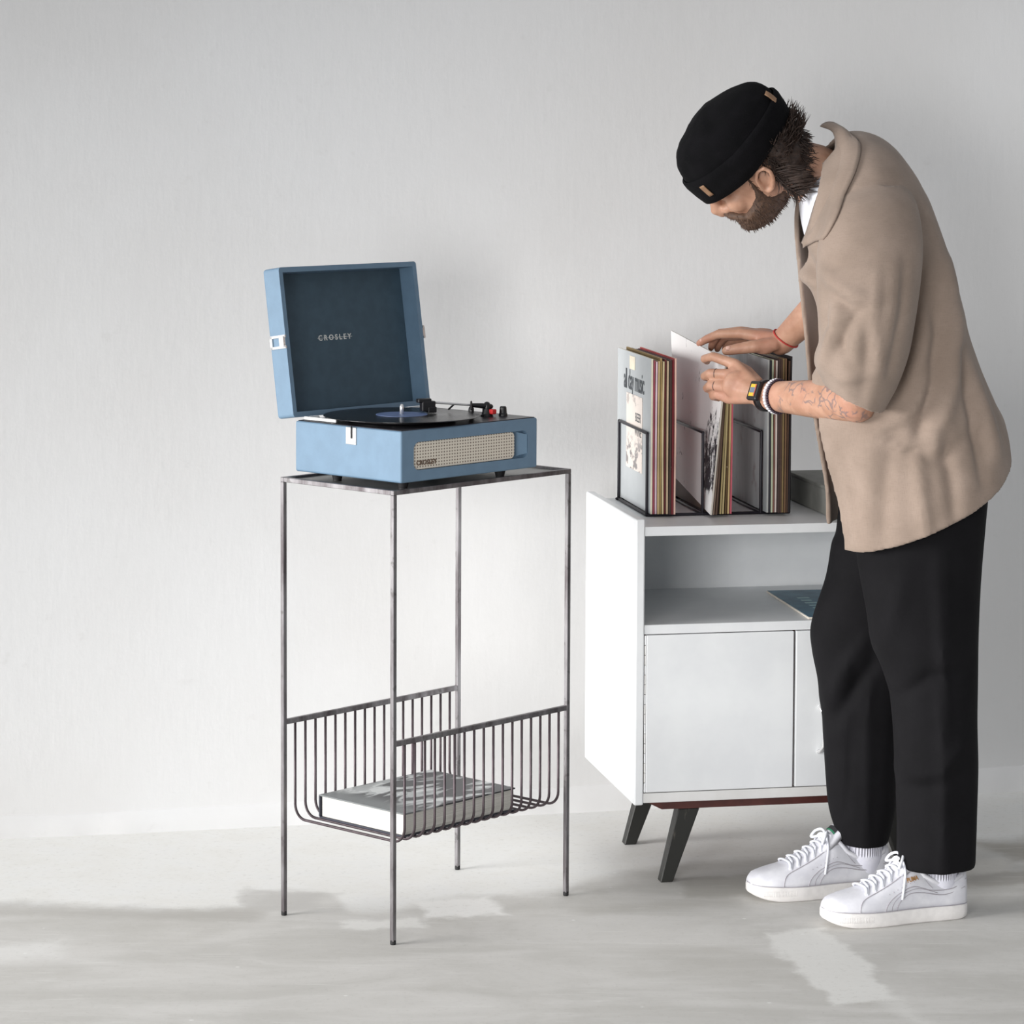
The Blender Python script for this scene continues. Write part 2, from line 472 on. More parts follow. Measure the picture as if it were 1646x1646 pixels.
# ------------------------------------------------------------------ book in the basket
bk = empty('book', (-.2178 + .678 * .055 - .735 * .026, 5.4339 + .735 * .055 + .678 * .026, BZ + WR + .0005), SA - .005, label='thick hardcover book with black and white photo cover in the wire basket', cat='book')
bl, bd, bh = .302, .228, .046
def cover_material():
    t = NT('black and white photographic cover'); co = t.coord()
    n = t.noise(t.mapping(co, (7, 16, 7), rot=(0, 0, .5)), 1, 3, .5, 1.4); n2 = t.noise(co, 60, 4)
    c = t.mix(t.smooth(n, .47, .53), srgb(66, 68, 70), srgb(186, 190, 190))
    c = t.mix(t.math('MULTIPLY', t.smooth(n, .56, .6), .9), c, srgb(226, 229, 228))
    xs = t.sep(co)[0]
    c = t.mix(t.math('SUBTRACT', 1, t.smooth(xs, .02, .075)), c, srgb(120, 124, 125))
    c = t.mix(t.math('MULTIPLY', t.smooth(n2, .5, .7), .12), c, srgb(60, 60, 60))
    return t.set(Base_Color=c, Roughness=.4)
M['photo_cover'] = cover_material()
M['book_dark'] = simple('dark navy book board', srgb(52, 54, 66), .5, 0, .05)
def pages_material(name, a, b, axis=2, scale=900):
    t = NT(name); co = t.coord()
    s = [3, 3, 3]; s[axis] = scale
    n = t.noise(t.mapping(co, tuple(s)), 1, 3, .7)
    return t.set(Base_Color=t.mix(t.smooth(n, .3, .7), a, b), Roughness=.8)
M['pages'] = pages_material('paper page edges', srgb(190, 188, 180), srgb(224, 222, 215))
link_mesh('back_cover', box_me((-.003, -.003, 0), (bl + .003, bd + .002, .003), .0006, 1), M['book_dark'], bk)
link_mesh('front_cover', box_me((-.003, -.003, bh - .003), (bl + .003, bd + .002, bh), .0006, 1), M['photo_cover'], bk)
link_mesh('page_block', box_me((.001, .001, .0032), (bl - .001, bd - .002, bh - .0032), .0008, 1), M['pages'], bk)
link_mesh('spine', box_me((-.003, bd + .0005, .0028), (bl + .003, bd + .0035, bh - .0005), .001, 2), M['book_dark'], bk)

# ------------------------------------------------------------------ portable record player
tb_u0, tb_v0, tbz = .0155, -.004, .8665
BL, BD, BHt = .376, .287, .097
cu_, su_ = math.cos(SA), math.sin(SA)
rp = empty('record_player', (-.2178 + cu_ * tb_u0 - su_ * tb_v0, 5.4339 + su_ * tb_u0 + cu_ * tb_v0, SH_ - .0045), SA,
           label='portable blue suitcase record player with raised lid on the steel side table', cat='record player')
fz = tbz - (SH_ - .0045)                                   # foot height under the case
def rrect(cx, cz, hx, hz, r, n=6):
    P_ = []
    for (sx, sz, a0) in ((1, 1, 0), (-1, 1, .5), (-1, -1, 1), (1, -1, 1.5)):
        for i in range(n + 1):
            a = math.pi * (a0 + .5 * i / n); P_.append((cx + sx * (hx - r) + r * math.cos(a), cz + sz * (hz - r) + r * math.sin(a)))
    return P_
# case: five sides with a rounded recess for the loudspeaker in the long front side
gx0, gx1, gz0, gz1 = .0330, .3480, fz + .0215, fz + .0745
hole = rrect((gx0 + gx1) / 2, (gz0 + gz1) / 2, (gx1 - gx0) / 2, (gz1 - gz0) / 2, .014)
bm = bmesh.new()
zt, zb = fz + BHt, fz
outer = [bm.verts.new((x, 0, z)) for x, z in ((0, zb), (BL, zb), (BL, zt), (0, zt))]
inner = [bm.verts.new((x, 0, z)) for x, z in hole]; deep = [bm.verts.new((x, .013, z)) for x, z in hole]
eo = [bm.edges.new((outer[i], outer[(i + 1) % 4])) for i in range(4)]
ei = [bm.edges.new((inner[i], inner[(i + 1) % len(inner)])) for i in range(len(inner))]
bmesh.ops.triangle_fill(bm, edges=eo + ei, use_beauty=True)
for i in range(len(inner)):
    j = (i + 1) % len(inner); bm.faces.new((inner[i], inner[j], deep[j], deep[i]))
bk_ = [bm.verts.new((x, BD, z)) for x, z in ((0, zb), (BL, zb), (BL, zt), (0, zt))]
for i in range(4):
    j = (i + 1) % 4; bm.faces.new((outer[i], bk_[i], bk_[j], outer[j]))
bm.faces.new(bk_)
bmesh.ops.recalc_face_normals(bm, faces=bm.faces)
es = [e for e in bm.edges if all(v in outer or v in bk_ for v in e.verts) and len(e.link_faces) == 2 and e.calc_face_angle(0) > .5]
bmesh.ops.bevel(bm, geom=es, offset=.004, segments=3, affect='EDGES', profile=.5)
case = link_mesh('case', bm_mesh(bm), M['leatherette'], rp)
gm = rrect((gx0 + gx1) / 2, (gz0 + gz1) / 2, (gx1 - gx0) / 2, (gz1 - gz0) / 2, .014)
gp = rrect((gx0 + gx1 - .036) / 2, (gz0 + gz1) / 2, (gx1 - gx0 - .034) / 2 , (gz1 - gz0) / 2 - .001, .010)
V_ = [(x, .0125, z) for x, z in gm]; 
link_mesh('recess_panel', mesh_from(V_, [tuple(range(len(V_)))]), M['leatherette'], rp)
V_ = [(x, .0035, z) for x, z in gp] + [(x, .012, z) for x, z in gp]; n_ = len(gp)
gr = link_mesh('speaker_grille', vf_mesh((V_, [tuple(range(n_)), tuple(range(2 * n_ - 1, n_ - 1, -1))] + [(i, (i + 1) % n_, n_ + (i + 1) % n_, n_ + i) for i in range(n_)])), M['grille'], rp)
gr['label'] = 'cream perforated loudspeaker grille'
rx0 = gx1 - .0225; rv = [(rx0, .0122, gz0 + .003), (gx1 - .0015, .0008, gz0 + .008), (gx1 - .0015, .0008, gz1 - .008), (rx0, .0122, gz1 - .003), (gx1 - .0015, .0122, gz0 + .008), (gx1 - .0015, .0122, gz1 - .008)]
link_mesh('recess_ramp', vf_mesh((rv, [(0, 1, 2, 3), (0, 4, 1), (3, 2, 5), (1, 4, 5, 2), (0, 3, 5, 4)])), M['leatherette'], rp)
M['badge'] = simple('brown print', srgb(110, 92, 78), .6)
link_mesh('badge_lettering', place_me(text_me('CROSLEY', .0125, .0003, .0005, 1.0, 1.05, 'LEFT'), (gx0 + .010, .0029, gz0 + .0125), (1, 0, 0), (0, 0, 1)), M['badge'], gr)
for (x, y) in ((.035, .03), (BL - .075, .03), (.04, BD - .075), (BL - .04, BD - .04)):
    V_, F_ = lathe([(.0085, .0003), (.0085, .003), (.0115, fz - .001), (.0115, fz + .001)], 18)
    link_mesh('foot', vf_mesh(([(a + x, b + y, c) for a, b, c in V_], F_)), M['rubber'], rp)
link_mesh('deck_plate', box_me((.004, .004, zt - .0005), (BL - .004, BD - .004, zt + .0015), .0008, 1), M['deck'], rp)
# platter, with the record lying on it
pc = (.140, .138)
V_, F_ = lathe([(.100, 0), (.104, .001), (.104, .007), (.100, .0085)], 56)
platter = link_mesh('platter', vf_mesh(([(a + pc[0], b + pc[1], c + zt + .0018) for a, b, c in V_], F_)), M['blackplastic'], rp, True)
def at_rp(x, y, z):
    return Vector((rp.location.x + cu_ * x - su_ * y, rp.location.y + su_ * x + cu_ * y, rp.location.z + z))
V_, F_ = lathe([(.004, 0), (.004, .018), (.003, .0225), (.001, .024)], 12)
sp = link_mesh('spindle', vf_mesh(([(a + pc[0], b + pc[1], c + zt + .009) for a, b, c in V_], F_)), M['chrome'], rp, True)
vz = zt + .0106
def vinyl_material():
    t = NT('grooved black vinyl'); co = t.coord(); x, y, z = t.sep(co)
    r = t.math('SQRT', t.math('ADD', t.math('MULTIPLY', x, x), t.math('MULTIPLY', y, y)))
    g = t.math('SINE', t.math('MULTIPLY', r, 3800))
    t.bump(g, .25, .0003)
    band = t.noise(t.mapping(co, (1, 1, 1)), 3, 2)
    return t.set(Base_Color=srgb(20, 20, 23), Roughness=.22)
M['vinyl'] = vinyl_material(); M['record_label'] = simple('blue paper record label', srgb(96, 116, 158), .5, 0, .08)
vr = empty('vinyl_record', at_rp(pc[0], pc[1], vz), SA, label='black vinyl record with blue label on the turntable platter', cat='record')
link_mesh('disc', vf_mesh(lathe([(.1490, 0), (.1505, .0006), (.1505, .0014), (.149, .0019), (.052, .0016), (.05, .0022), (.0045, .0022)], 80)), M['vinyl'], vr, False)
link_mesh('paper_label', vf_mesh(lathe([(.0495, .0021), (.0495, .0029), (.0046, .0029)], 48)), M['record_label'], vr)
# tone arm, rest and knobs along the right-hand end
ta = (.315, .078)
def P3(x, y, z): return Vector((x, y, zt + z))
pv, pf = lathe([(.0125, 0), (.0125, .004), (.0105, .006), (.009, .012), (.009, .016)], 20)
tonearm = link_mesh('tonearm_pivot', vf_mesh(([(a + ta[0], b + ta[1], c + zt) for a, b, c in pv], pf)), M['blackplastic'], rp)
a0 = P3(ta[0], ta[1], .021); a1 = P3(.205, .122, .033)
d_ = (a1 - a0).normalized()
arm = link_mesh('tonearm_tube', vf_mesh(tube([a0 + d_ * .03, a1], .0022, 10)), M['chrome'], rp, True)
link_mesh('gimbal', vf_mesh(merge(tube([a0 - d_ * .008, a0 + d_ * .010, a0 + d_ * .034], [.005, .0055, .0038], 12), tube([a0 + Vector((0, 0, -.008)), a0 + Vector((0, 0, .002))], .007, 12))), M['blackplastic'], arm, True)
bm = bmesh.new(); add_box(bm, (-.022, -.008, -.017), (.006, .008, .003), .002, 2); add_box(bm, (-.030, -.007, .000), (-.002, .007, .008), .002, 2); add_box(bm, (-.010, -.009, -.0195), (.008, .009, -.008), .0015, 1)
hm = bm_mesh(bm); q = Vector((-1, 0, 0)).rotation_difference(Vector((d_.x, d_.y, 0)).normalized()); hm.transform(Matrix.Translation(a1) @ q.to_matrix().to_4x4())
link_mesh('headshell', hm, M['blackplastic'], arm)
link_mesh('arm_lift', vf_mesh(tube([a0 + d_ * .072 + Vector((0, 0, -.002)), a0 + d_ * .082 + Vector((0, 0, -.011))], .0018, 8)), M['blackplastic'], arm)
rst = a0 + d_ * .034
link_mesh('arm_rest', vf_mesh(merge(tube([Vector((rst.x, rst.y, zt)), Vector((rst.x, rst.y, zt + .017))], .0055, 10), tube([Vector((rst.x - .004, rst.y - .004, zt + .017)), Vector((rst.x - .004, rst.y - .004, zt + .031))], .0022, 8))), M['blackplastic'], rp)
def knob(x, y, name, m, r=.0085, h=.021):
    pv_, pf_ = lathe([(r * 1.2, 0), (r * 1.15, .004), (r, .006), (r * .88, h - .002), (r * .7, h)], 20)
    return link_mesh(name, vf_mesh(([(a + x, b + y, c + zt + .001) for a, b, c in pv_], pf_)), m, rp, False)
k2 = knob(.344, .062, 'volume_knob', M['blackplastic'], .0075, .019)
link_mesh('counterweight_clip', box_me((.312, .060, zt + .006), (.324, .071, zt + .016), .002, 2), M['red'], rp)['label'] = 'red plastic clip'
link_mesh('selector_switch', box_me((.290, .098, zt + .001), (.316, .103, zt + .005), .001, 1), M['blackplastic'], rp)
# front catch on the short left side


cl = link_mesh('catch_plate', box_me((-.0022, .118, zt - .034), (.001, .146, zt - .001), .0012, 2), M['chrome'], rp)
link_mesh('catch_hook', box_me((-.0045, .128, zt - .022), (-.0015, .1305, zt + .001), .0005, 1), M['blackplastic'], cl)
# lid, hinged along the back and leaning back
LT = .047; TH = math.radians(8.5); LW = BL; LD = .290
hinge = Vector((0, BD + .004, zt + .006))
yv = Vector((0, math.sin(TH), math.cos(TH))); nv = Vector((0, math.cos(TH), -math.sin(TH)))      # up along the lid; outwards (back)
def L3(x, h, d): return hinge + Vector((x, 0, 0)) + yv * h + nv * d
bm = bmesh.new()
wl = .010
o_f = [L3(0, 0, 0), L3(LW, 0, 0), L3(LW, LD, 0), L3(0, LD, 0)]; i_f = [L3(wl, wl, 0), L3(LW - wl, wl, 0), L3(LW - wl, LD - wl, 0), L3(wl, LD - wl, 0)]
o_b = [L3(0, 0, LT), L3(LW, 0, LT), L3(LW, LD, LT), L3(0, LD, LT)]; i_b = [L3(wl, wl, LT - .007), L3(LW - wl, wl, LT - .007), L3(LW - wl, LD - wl, LT - .007), L3(wl, LD - wl, LT - .007)]
of, if_, ob, ib = [[bm.verts.new(p_) for p_ in q_] for q_ in (o_f, i_f, o_b, i_b)]
for i in range(4):
    j = (i + 1) % 4
    bm.faces.new((of[i], of[j], if_[j], if_[i])); bm.faces.new((if_[i], if_[j], ib[j], ib[i])); bm.faces.new((of[i], ob[i], ob[j], of[j]))
bm.faces.new(ib); bm.faces.new(ob)
bmesh.ops.recalc_face_normals(bm, faces=bm.faces)
es = [e for e in bm.edges if all(v in ob or v in of for v in e.verts) and not all(v in of for v in e.verts)]
bmesh.ops.bevel(bm, geom=es, offset=.006, segments=3, affect='EDGES', profile=.5)
lid = link_mesh('lid', bm_mesh(bm), M['leatherette'], rp)
V_ = [L3(x, h, LT - .0075) for x, h in ((wl + .001, wl + .001), (LW - wl - .001, wl + .001), (LW - wl - .001, LD - wl - .001), (wl + .001, LD - wl - .001))]
V_ += [v - nv * .0015 for v in V_]
ln = link_mesh('lid_lining', vf_mesh((V_, [(0, 1, 2, 3), (7, 6, 5, 4), (0, 4, 5, 1), (1, 5, 6, 2), (2, 6, 7, 3), (3, 7, 4, 0)])), M['leatherette_in'], lid)
link_mesh('lid_lettering', place_me(text_me('CROSLEY', .0150, .00025, .0004, 1.05, 1.5), L3(.166, .150, LT - .0098), (1, 0, 0), yv), M['print_white'], lid)
# stroke through the letters of the lid's word mark
lm = box_me((-.047, -.0004, 0), (.047, .0004, .0006)); place_me(lm, L3(.166, .150, LT - .0096), (1, 0, 0), yv)
link_mesh('lettering_stroke', lm, M['print_white'], lid)
for sx in (0, 1):                                     # a catch loop on both ends of the lid
    x0 = -.003 if sx == 0 else LW + .001
    bm = bmesh.new(); hh = .148
    def bx(h0, h1, d0, d1, xx0, xx1):
        vsx = [bm.verts.new(L3(x, h, d)) for x in (xx0, xx1) for h in (h0, h1) for d in (d0, d1)]
        for q_ in ((0, 1, 3, 2), (4, 6, 7, 5), (0, 4, 5, 1), (2, 3, 7, 6), (0, 2, 6, 4), (1, 5, 7, 3)): bm.faces.new([vsx[i] for i in q_])
    bx(hh - .014, hh - .009, -.001, .042, x0, x0 + .003); bx(hh + .007, hh + .012, -.001, .042, x0, x0 + .003)
    bx(hh - .014, hh + .012, .036, .042, x0, x0 + .003); bx(hh - .012, hh + .010, .001, .013, x0 - .003 if sx == 0 else x0, x0 + .003 if sx == 0 else x0 + .006)
    link_mesh('lid_catch', bm_mesh(bm), M['chrome'], lid)
for x in (.045, BL - .045):
    hv, hf = tube([(x - .018, BD + .001, zt + .002), (x + .018, BD + .001, zt + .002)], .0035, 10, caps='flat')
    link_mesh('hinge', vf_mesh((hv, hf)), M['chrome'], rp)
link_mesh('lid_stay', box_me((.012, BD - .10, zt + .002), (.016, BD - .012, zt + .009), .0008, 1), M['chrome'], rp)

# ------------------------------------------------------------------ white cabinet
KA = .1937; K0 = (.2503, 5.873)
KD, KW, KZ0, KZ1, KB, KS = .462, .655, .1625, .7436, .7277, .529
kU = Vector((math.cos(KA), math.sin(KA), 0)); kV = Vector((-math.sin(KA), math.cos(KA), 0))
def K(u, v, z): return Vector((K0[0], K0[1], 0)) + kU * u + kV * v + Vector((0, 0, z))
cb = empty('cabinet', (K0[0], K0[1], 0), KA, label='white painted sideboard with open shelf, two doors and splayed dark legs', cat='cabinet')
PT = .019
link_mesh('side_panel', box_me((0, 0, KZ0), (PT, KD, KZ1), .003, 2), M['cabinet'], cb)
link_mesh('side_panel', box_me((KW - PT, 0, KZ0), (KW, KD, KZ1), .003, 2), M['cabinet'], cb)
link_mesh('top_board', box_me((PT + .0006, .004, KB - .019), (KW - PT - .0006, KD, KB), .0012, 2), M['cabinet'], cb)
link_mesh('shelf_board', box_me((PT + .0006, .003, KS - .019), (KW - PT - .0006, KD - .012, KS), .0012, 2), M['cabinet'], cb)
link_mesh('bottom_board', box_me((PT + .0006, .002, KZ0 + .004), (KW - PT - .0006, KD - .012, KZ0 + .024), .0012, 2), M['cabinet_chip'], cb)
link_mesh('back_panel', box_me((PT + .0006, KD - .011, KZ0 + .006), (KW - PT - .0006, KD - .003, KB - .020), 0), M['cabinet'], cb)
link_mesh('inner_frame', box_me((PT + .002, .012, KZ0 + .025), (KW - PT - .002, .016, KS - .020), 0), M['gap'], cb)['label'] = 'brown wood showing in the door joints'
dz0, dz1 = KZ0 + .0258, KS - .0205
dm = .3335
for (u0, u1, side) in ((PT + .0042, dm - .0022, 0), (dm + .0022, KW - PT - .0042, 1)):
    d = link_mesh('door', box_me((u0, -.0005, dz0), (u1, .0118, dz1), .0016, 2), M['cabinet'], cb)
    d['label'] = 'white door with piano hinge' if side == 0 else 'white door with small handle'
    hx = PT + .0024 if side == 0 else KW - PT - .0024
    kn = 16
    for i in range(kn):
        za = dz0 + (dz1 - dz0) * i / kn; zc = dz0 + (dz1 - dz0) * (i + 1) / kn
        V_, F_ = tube([(hx, .0012, za + .0006), (hx, .0012, zc - .0006)], .0016, 8, caps='flat')
        link_mesh('hinge_knuckle', vf_mesh((V_, F_)), M['cabinet_chip'] if i % 3 else M['cabinet'], d)
    if side:
        hxx = u0 + .052; hz = .305
        V_, F_ = tube([(hxx, -.001, hz + .046), (hxx, -.010, hz + .043), (hxx + .004, -.016, hz + .032), (hxx + .007, -.018, hz), (hxx + .004, -.016, hz - .032), (hxx, -.010, hz - .043), (hxx - .002, -.001, hz - .046)], [.005, .004, .0034, .0036, .0034, .004, .005], 10)
        link_mesh('handle', vf_mesh((V_, F_)), M['chrome'], d, True)
# mahogany apron with tapering ends
bm = bmesh.new()
prof = [(.028, KZ0 + .004), (.060, KZ0 - .012), (KW - .060, KZ0 - .012), (KW - .028, KZ0 + .004)]
fa = [bm.verts.new((x, .010, z)) for x, z in prof]; fb = [bm.verts.new((x, KD - .02, z)) for x, z in prof]
bm.faces.new(fa); bm.faces.new(fb[::-1])
for i in range(4):
    j = (i + 1) % 4; bm.faces.new((fa[i], fb[i], fb[j], fa[j]))
link_mesh('apron', bm_mesh(bm), M['apron'], cb)
def leg_me(ft, tp, wt, wb):
    bm = bmesh.new(); c = []
    for (p_, w_) in ((ft, wb), (tp, wt)):
        c.append([bm.verts.new((p_[0] + sx * w_[0], p_[1] + sy * w_[1], p_[2])) for sx, sy in ((-1, -1), (1, -1), (1, 1), (-1, 1))])
    for i in range(4):
        j = (i + 1) % 4; bm.faces.new((c[0][i], c[0][j], c[1][j], c[1][i]))
    bm.faces.new(c[0]); bm.faces.new(c[1])
    bmesh.ops.bevel(bm, geom=list(bm.edges), offset=.0018, segments=1, affect='EDGES')
    return bm_mesh(bm)
for (fx, tx) in ((.071, .118), (KW - .071, KW - .118)):
    for (vf_, vt) in ((.022, .030), (.340, .335)):
        link_mesh('leg', leg_me((fx, vf_, 0), (tx, vt, KZ0 - .0125), (.022, .017), (.013, .013)), M['legwood'], cb)

# ------------------------------------------------------------------ wire rack for records
rk = empty('record_rack', K(0, 0, KB), KA, label='black wire record rack standing on the white cabinet', cat='rack')
HR = .0032
hv0, hv1, hh_ = .157, .428, .172
for i, u in enumerate((.0600, .1785, .3030, .3640)):
    top = hh_
    ps = [(u, hv0, HR), (u, hv0, top), (u + .004, hv1, top), (u + .004, hv1, HR)]
    link_mesh('divider', vf_mesh(merge(tube(ps[:2], HR, 8), tube(ps[1:3], HR, 8), tube(ps[2:], HR, 8), tube([ps[3], ps[0]], HR, 8))), M['blackwire'], rk, True)
for v in (hv0, hv1):
    link_mesh('base_rail', vf_mesh(tube([(.0600, v, HR), (.3640, v, HR)], HR, 8)), M['blackwire'], rk, True)

# ------------------------------------------------------------------ record sleeves
SHt, SDp, STk = .3195, .320, .0035
def sleeve_me(c_nb, c_fb, c_ft, c_nt, th, bend, cover, edge):
    """sleeve whose left face spans four corners (near-bottom, far-bottom, far-top, near-top), slightly bowed"""
    n = 8; V_, F_ = [], []
    c = [Vector(p_) for p_ in (c_nb, c_fb, c_ft, c_nt)]
    nrm = (c[1] - c[0]).cross(c[3] - c[0]).normalized()
    if nrm.dot(kU) < 0: nrm = -nrm
    for s in (0, 1):
        for i in range(n + 1):
            for j in range(n + 1):
                a, b = i / n, j / n
                p_ = (c[0] * (1 - a) + c[1] * a) * (1 - b) + (c[3] * (1 - a) + c[2] * a) * b
                off = bend[0] * math.sin(math.pi * b) * (1 - a * .7) + bend[1] * math.sin(2 * math.pi * b + bend[2])
                V_.append(p_ + nrm * (off + s * th))
    N_ = (n + 1) ** 2; ix = lambda s, i, j: s * N_ + i * (n + 1) + j
    cov, edg = [], []
    for i in range(n):
        for j in range(n):
            cov.append((ix(0, i, j), ix(0, i, j + 1), ix(0, i + 1, j + 1), ix(0, i + 1, j)))
            cov.append((ix(1, i, j), ix(1, i + 1, j), ix(1, i + 1, j + 1), ix(1, i, j + 1)))
    for k in range(n):
        edg.append((ix(0, 0, k), ix(1, 0, k), ix(1, 0, k + 1), ix(0, 0, k + 1))); edg.append((ix(0, n, k), ix(0, n, k + 1), ix(1, n, k + 1), ix(1, n, k)))
        edg.append((ix(0, k, 0), ix(0, k + 1, 0), ix(1, k + 1, 0), ix(1, k, 0))); edg.append((ix(0, k, n), ix(1, k, n), ix(1, k + 1, n), ix(0, k + 1, n)))
    me = mesh_from(V_, cov + edg)
    me.materials.append(cover); me.materials.append(edge)
    me.polygons.foreach_set('material_index', [0] * len(cov) + [1] * len(edg))
    return me
_cm = {}
def cardm(rgb, fray=False):
    k = (rgb, fray)
    if k not in _cm:
        t = NT('printed card' + (' frayed' if fray else '')); co = t.coord()
        n = t.noise(co, 14, 4); n2 = t.noise(t.mapping(co, (90, 90, 90)), 1, 5, .75)
        c = t.mix(t.smooth(n, .25, .75), srgb(*[v * .9 for v in rgb]), srgb(*[min(255, v * 1.05) for v in rgb]))
        if fray: c = t.mix(t.smooth(n2, .62, .68), c, srgb(206, 190, 160))
        else: c = t.mix(t.math('MULTIPLY', t.smooth(n2, .6, .8), .3), c, srgb(*[v * .7 for v in rgb]))
        _cm[k] = t.set(Base_Color=c, Roughness=.6)
    return _cm[k]
def sleeve(u, v, label, cover, edge, th=STk, du=(0, 0, 0), dz=0, bend=(0, 0, 0), h=SHt, dep=SDp, group=None, fray=False, cat='record sleeve'):
    """u, v near-bottom corner on the cabinet top; du = shifts of far-bottom, far-top, near-top"""
    cm_ = cover if not isinstance(cover, tuple) else cardm(cover); em = cardm(edge, fray)
    z = KB + .0068
    me = sleeve_me(K(u, v, z), K(u + du[0], v + dep, z + dz), K(u + du[1], v + dep, z + dz + h), K(u + du[2], v, z + h), th, bend, cm_, em)
    b = K(u, v, z); me.transform(Matrix.Translation(-b))
    o = link_mesh('record_sleeve', me); o.location = b
    tag(o, label, cat, group)
    return o
ORD = ['leftmost', 'second from left', 'third from left', 'fourth from left', 'fifth from left', 'sixth from left', 'seventh from left', 'eighth from left', 'ninth from left', 'tenth from left', 'eleventh from left', 'twelfth from left']
# left section
def grey_cover():
    t = NT('grey printed cover'); co = t.coord()
    n = t.noise(co, 5, 4); n2 = t.noise(co, 70, 5, .7)
    c = t.mix(t.smooth(n, .3, .7), srgb(166, 170, 172), srgb(180, 184, 186))
    c = t.mix(t.math('MULTIPLY', t.smooth(n2, .6, .8), .2), c, srgb(150, 152, 150))
    return t.set(Base_Color=c, Roughness=.5)
M['grey_cover'] = grey_cover()
A_edges = [((230, 222, 200), 'cream'), ((150, 70, 84), 'rose'), ((214, 190, 202), 'pale pink'), ((196, 172, 130), 'tan'), ((168, 142, 92), 'ochre'), ((206, 190, 150), 'straw'), ((98, 36, 36), 'maroon'), ((200, 176, 146), 'beige'), ((64, 46, 38), 'dark brown'), ((110, 30, 36), 'dark red'), ((222, 186, 170), 'salmon')]
A_cov = [None, (150, 70, 70), (190, 160, 150), (150, 120, 80), (120, 100, 60), (160, 140, 100), (90, 30, 30), (150, 130, 100), (40, 34, 30), (100, 24, 30), (160, 60, 60)]
for i, ((e, nm), cvr) in enumerate(zip(A_edges, A_cov)):
    u = .0645 + .00465 * i
    bend = (0, 0, 0) if i == 0 else (random.uniform(-.0006, .0006), random.uniform(-.0005, .0005), random.uniform(0, 6))
    v = .143 - (.010 if i > 7 else 0) + random.uniform(-.003, .003)
    if i == 0:
        s0 = sleeve(u, .143, 'grey record sleeve with the words all day music, leftmost in the rack', M['grey_cover'], e, du=(.004, .004, 0))
    else:
        sleeve(u, v, f'{nm} edged record sleeve, {ORD[i]} in the left section of the rack', cvr, e, du=(.004, .004, 0), bend=bend, h=SHt + random.uniform(-.006, .002), fray=i in (4, 8, 9), group='records in the left section of the rack')
# what is printed on the grey sleeve: title, emblem, pasted bill
def on_s0(a, b):     # a metres from the near edge towards the far edge, b metres above the sleeve foot; local to s0
    return kV * a + Vector((0, 0, b)) + kU * (.004 * a / .32 - .0004)
xr, yr = -(kV + kU * .0125), Vector((0, 0, 1))
title = link_mesh('title_lettering', place_me(text_me('all day music', .060, .0007, .0002, .70, .92), on_s0(.160, .259), xr, yr), M['print_dark'], s0)
M['paper'] = simple('yellowed paper', srgb(222, 214, 202), .8, 0, .05, 30)
M['cream'] = simple('cream print', srgb(226, 217, 196), .7, 0, .05, 30)
def flat(a0, a1, b0, b1, name, m, par, lift=.0005):
    q_ = [on_s0(a, b) - kU * lift for a, b in ((a0, b0), (a1, b0), (a1, b1), (a0, b1))]; q2 = [p_ + kU * (lift * .9) for p_ in q_]
    return link_mesh(name, vf_mesh((q_ + q2, [(0, 1, 2, 3), (7, 6, 5, 4), (0, 4, 5, 1), (1, 5, 6, 2), (2, 6, 7, 3), (3, 7, 4, 0)])), m, par)
flat(.150, .200, .284, .312, 'emblem', M['cream'], s0)
def bill_material():
    t = NT('pasted paper bill'); co = t.coord()
    n = t.noise(t.mapping(co, (30, 30, 45)), 1, 4, .6); zz = t.sep(co)[2]
    low = t.math('MAXIMUM', t.math('SUBTRACT', 1, t.smooth(zz, .115, .16)), t.math('MULTIPLY', t.smooth(zz, .205, .212), .55))
    c = t.mix(t.math('MULTIPLY', t.smooth(n, .50, .56), t.math('MULTIPLY', low, .8)), srgb(222, 211, 203), srgb(104, 102, 106))
    return t.set(Base_Color=c, Roughness=.7)
bill = flat(.078, .228, .074, .232, 'paper_bill', bill_material(), s0)
for (s_, b, sz, a) in (('BEER', .186, .026, .116), ('WINE', .156, .026, .116)):
    link_mesh('bill_lettering', place_me(text_me(s_, sz, .0002, .0002, .95), on_s0(a, b) - kU * .0006, xr, yr), M['print_dark'], s0)

# middle section: the pulled white sleeve in front, then a fan of others
def ink_cover():
    t = NT('white cover with black ink'); co = t.coord(); x, y, z = t.sep(co)
    v = t.math('ADD', t.math('MULTIPLY', y, .9813), t.math('MULTIPLY', x, -.1925))         # distance from the near edge
    n = t.noise(t.mapping(co, (30, 30, 15)), 1, 8, .8, .6)
    zone = t.math('MULTIPLY', t.smooth(z, .03, .06), t.math('SUBTRACT', 1, t.smooth(z, .15, .27)))
    zone = t.math('MULTIPLY', zone, t.math('SUBTRACT', 1, t.smooth(v, .05, .13)))
    th_ = t.math('ADD', n, t.math('MULTIPLY', zone, .17))
    c = t.mix(t.smooth(th_, .63, .66), srgb(228, 227, 226), srgb(34, 30, 38))
    fl_ = t.noise(t.mapping(co, (34, 34, 9)), 1, 5, .7)
    c = t.mix(t.math('MULTIPLY', t.smooth(fl_, .68, .72), .7), c, srgb(96, 74, 80))
    return t.set(Base_Color=c, Roughness=.5)
M['ink_cover'] = ink_cover()
pulled = sleeve(.1830, .110, 'white ink splattered record sleeve pulled up between the hands', M['ink_cover'], (206, 200, 190), du=(.0075, -.006, .029), dz=.038, dep=.318)
B_edges = [((130, 110, 96), 'grey brown'), ((92, 70, 56), 'brown'), ((76, 54, 46), 'dark brown'), ((178, 160, 112), 'khaki'), ((190, 172, 124), 'straw'), ((96, 72, 40), 'umber'), ((204, 178, 126), 'tan'), ((200, 96, 110), 'pink')]
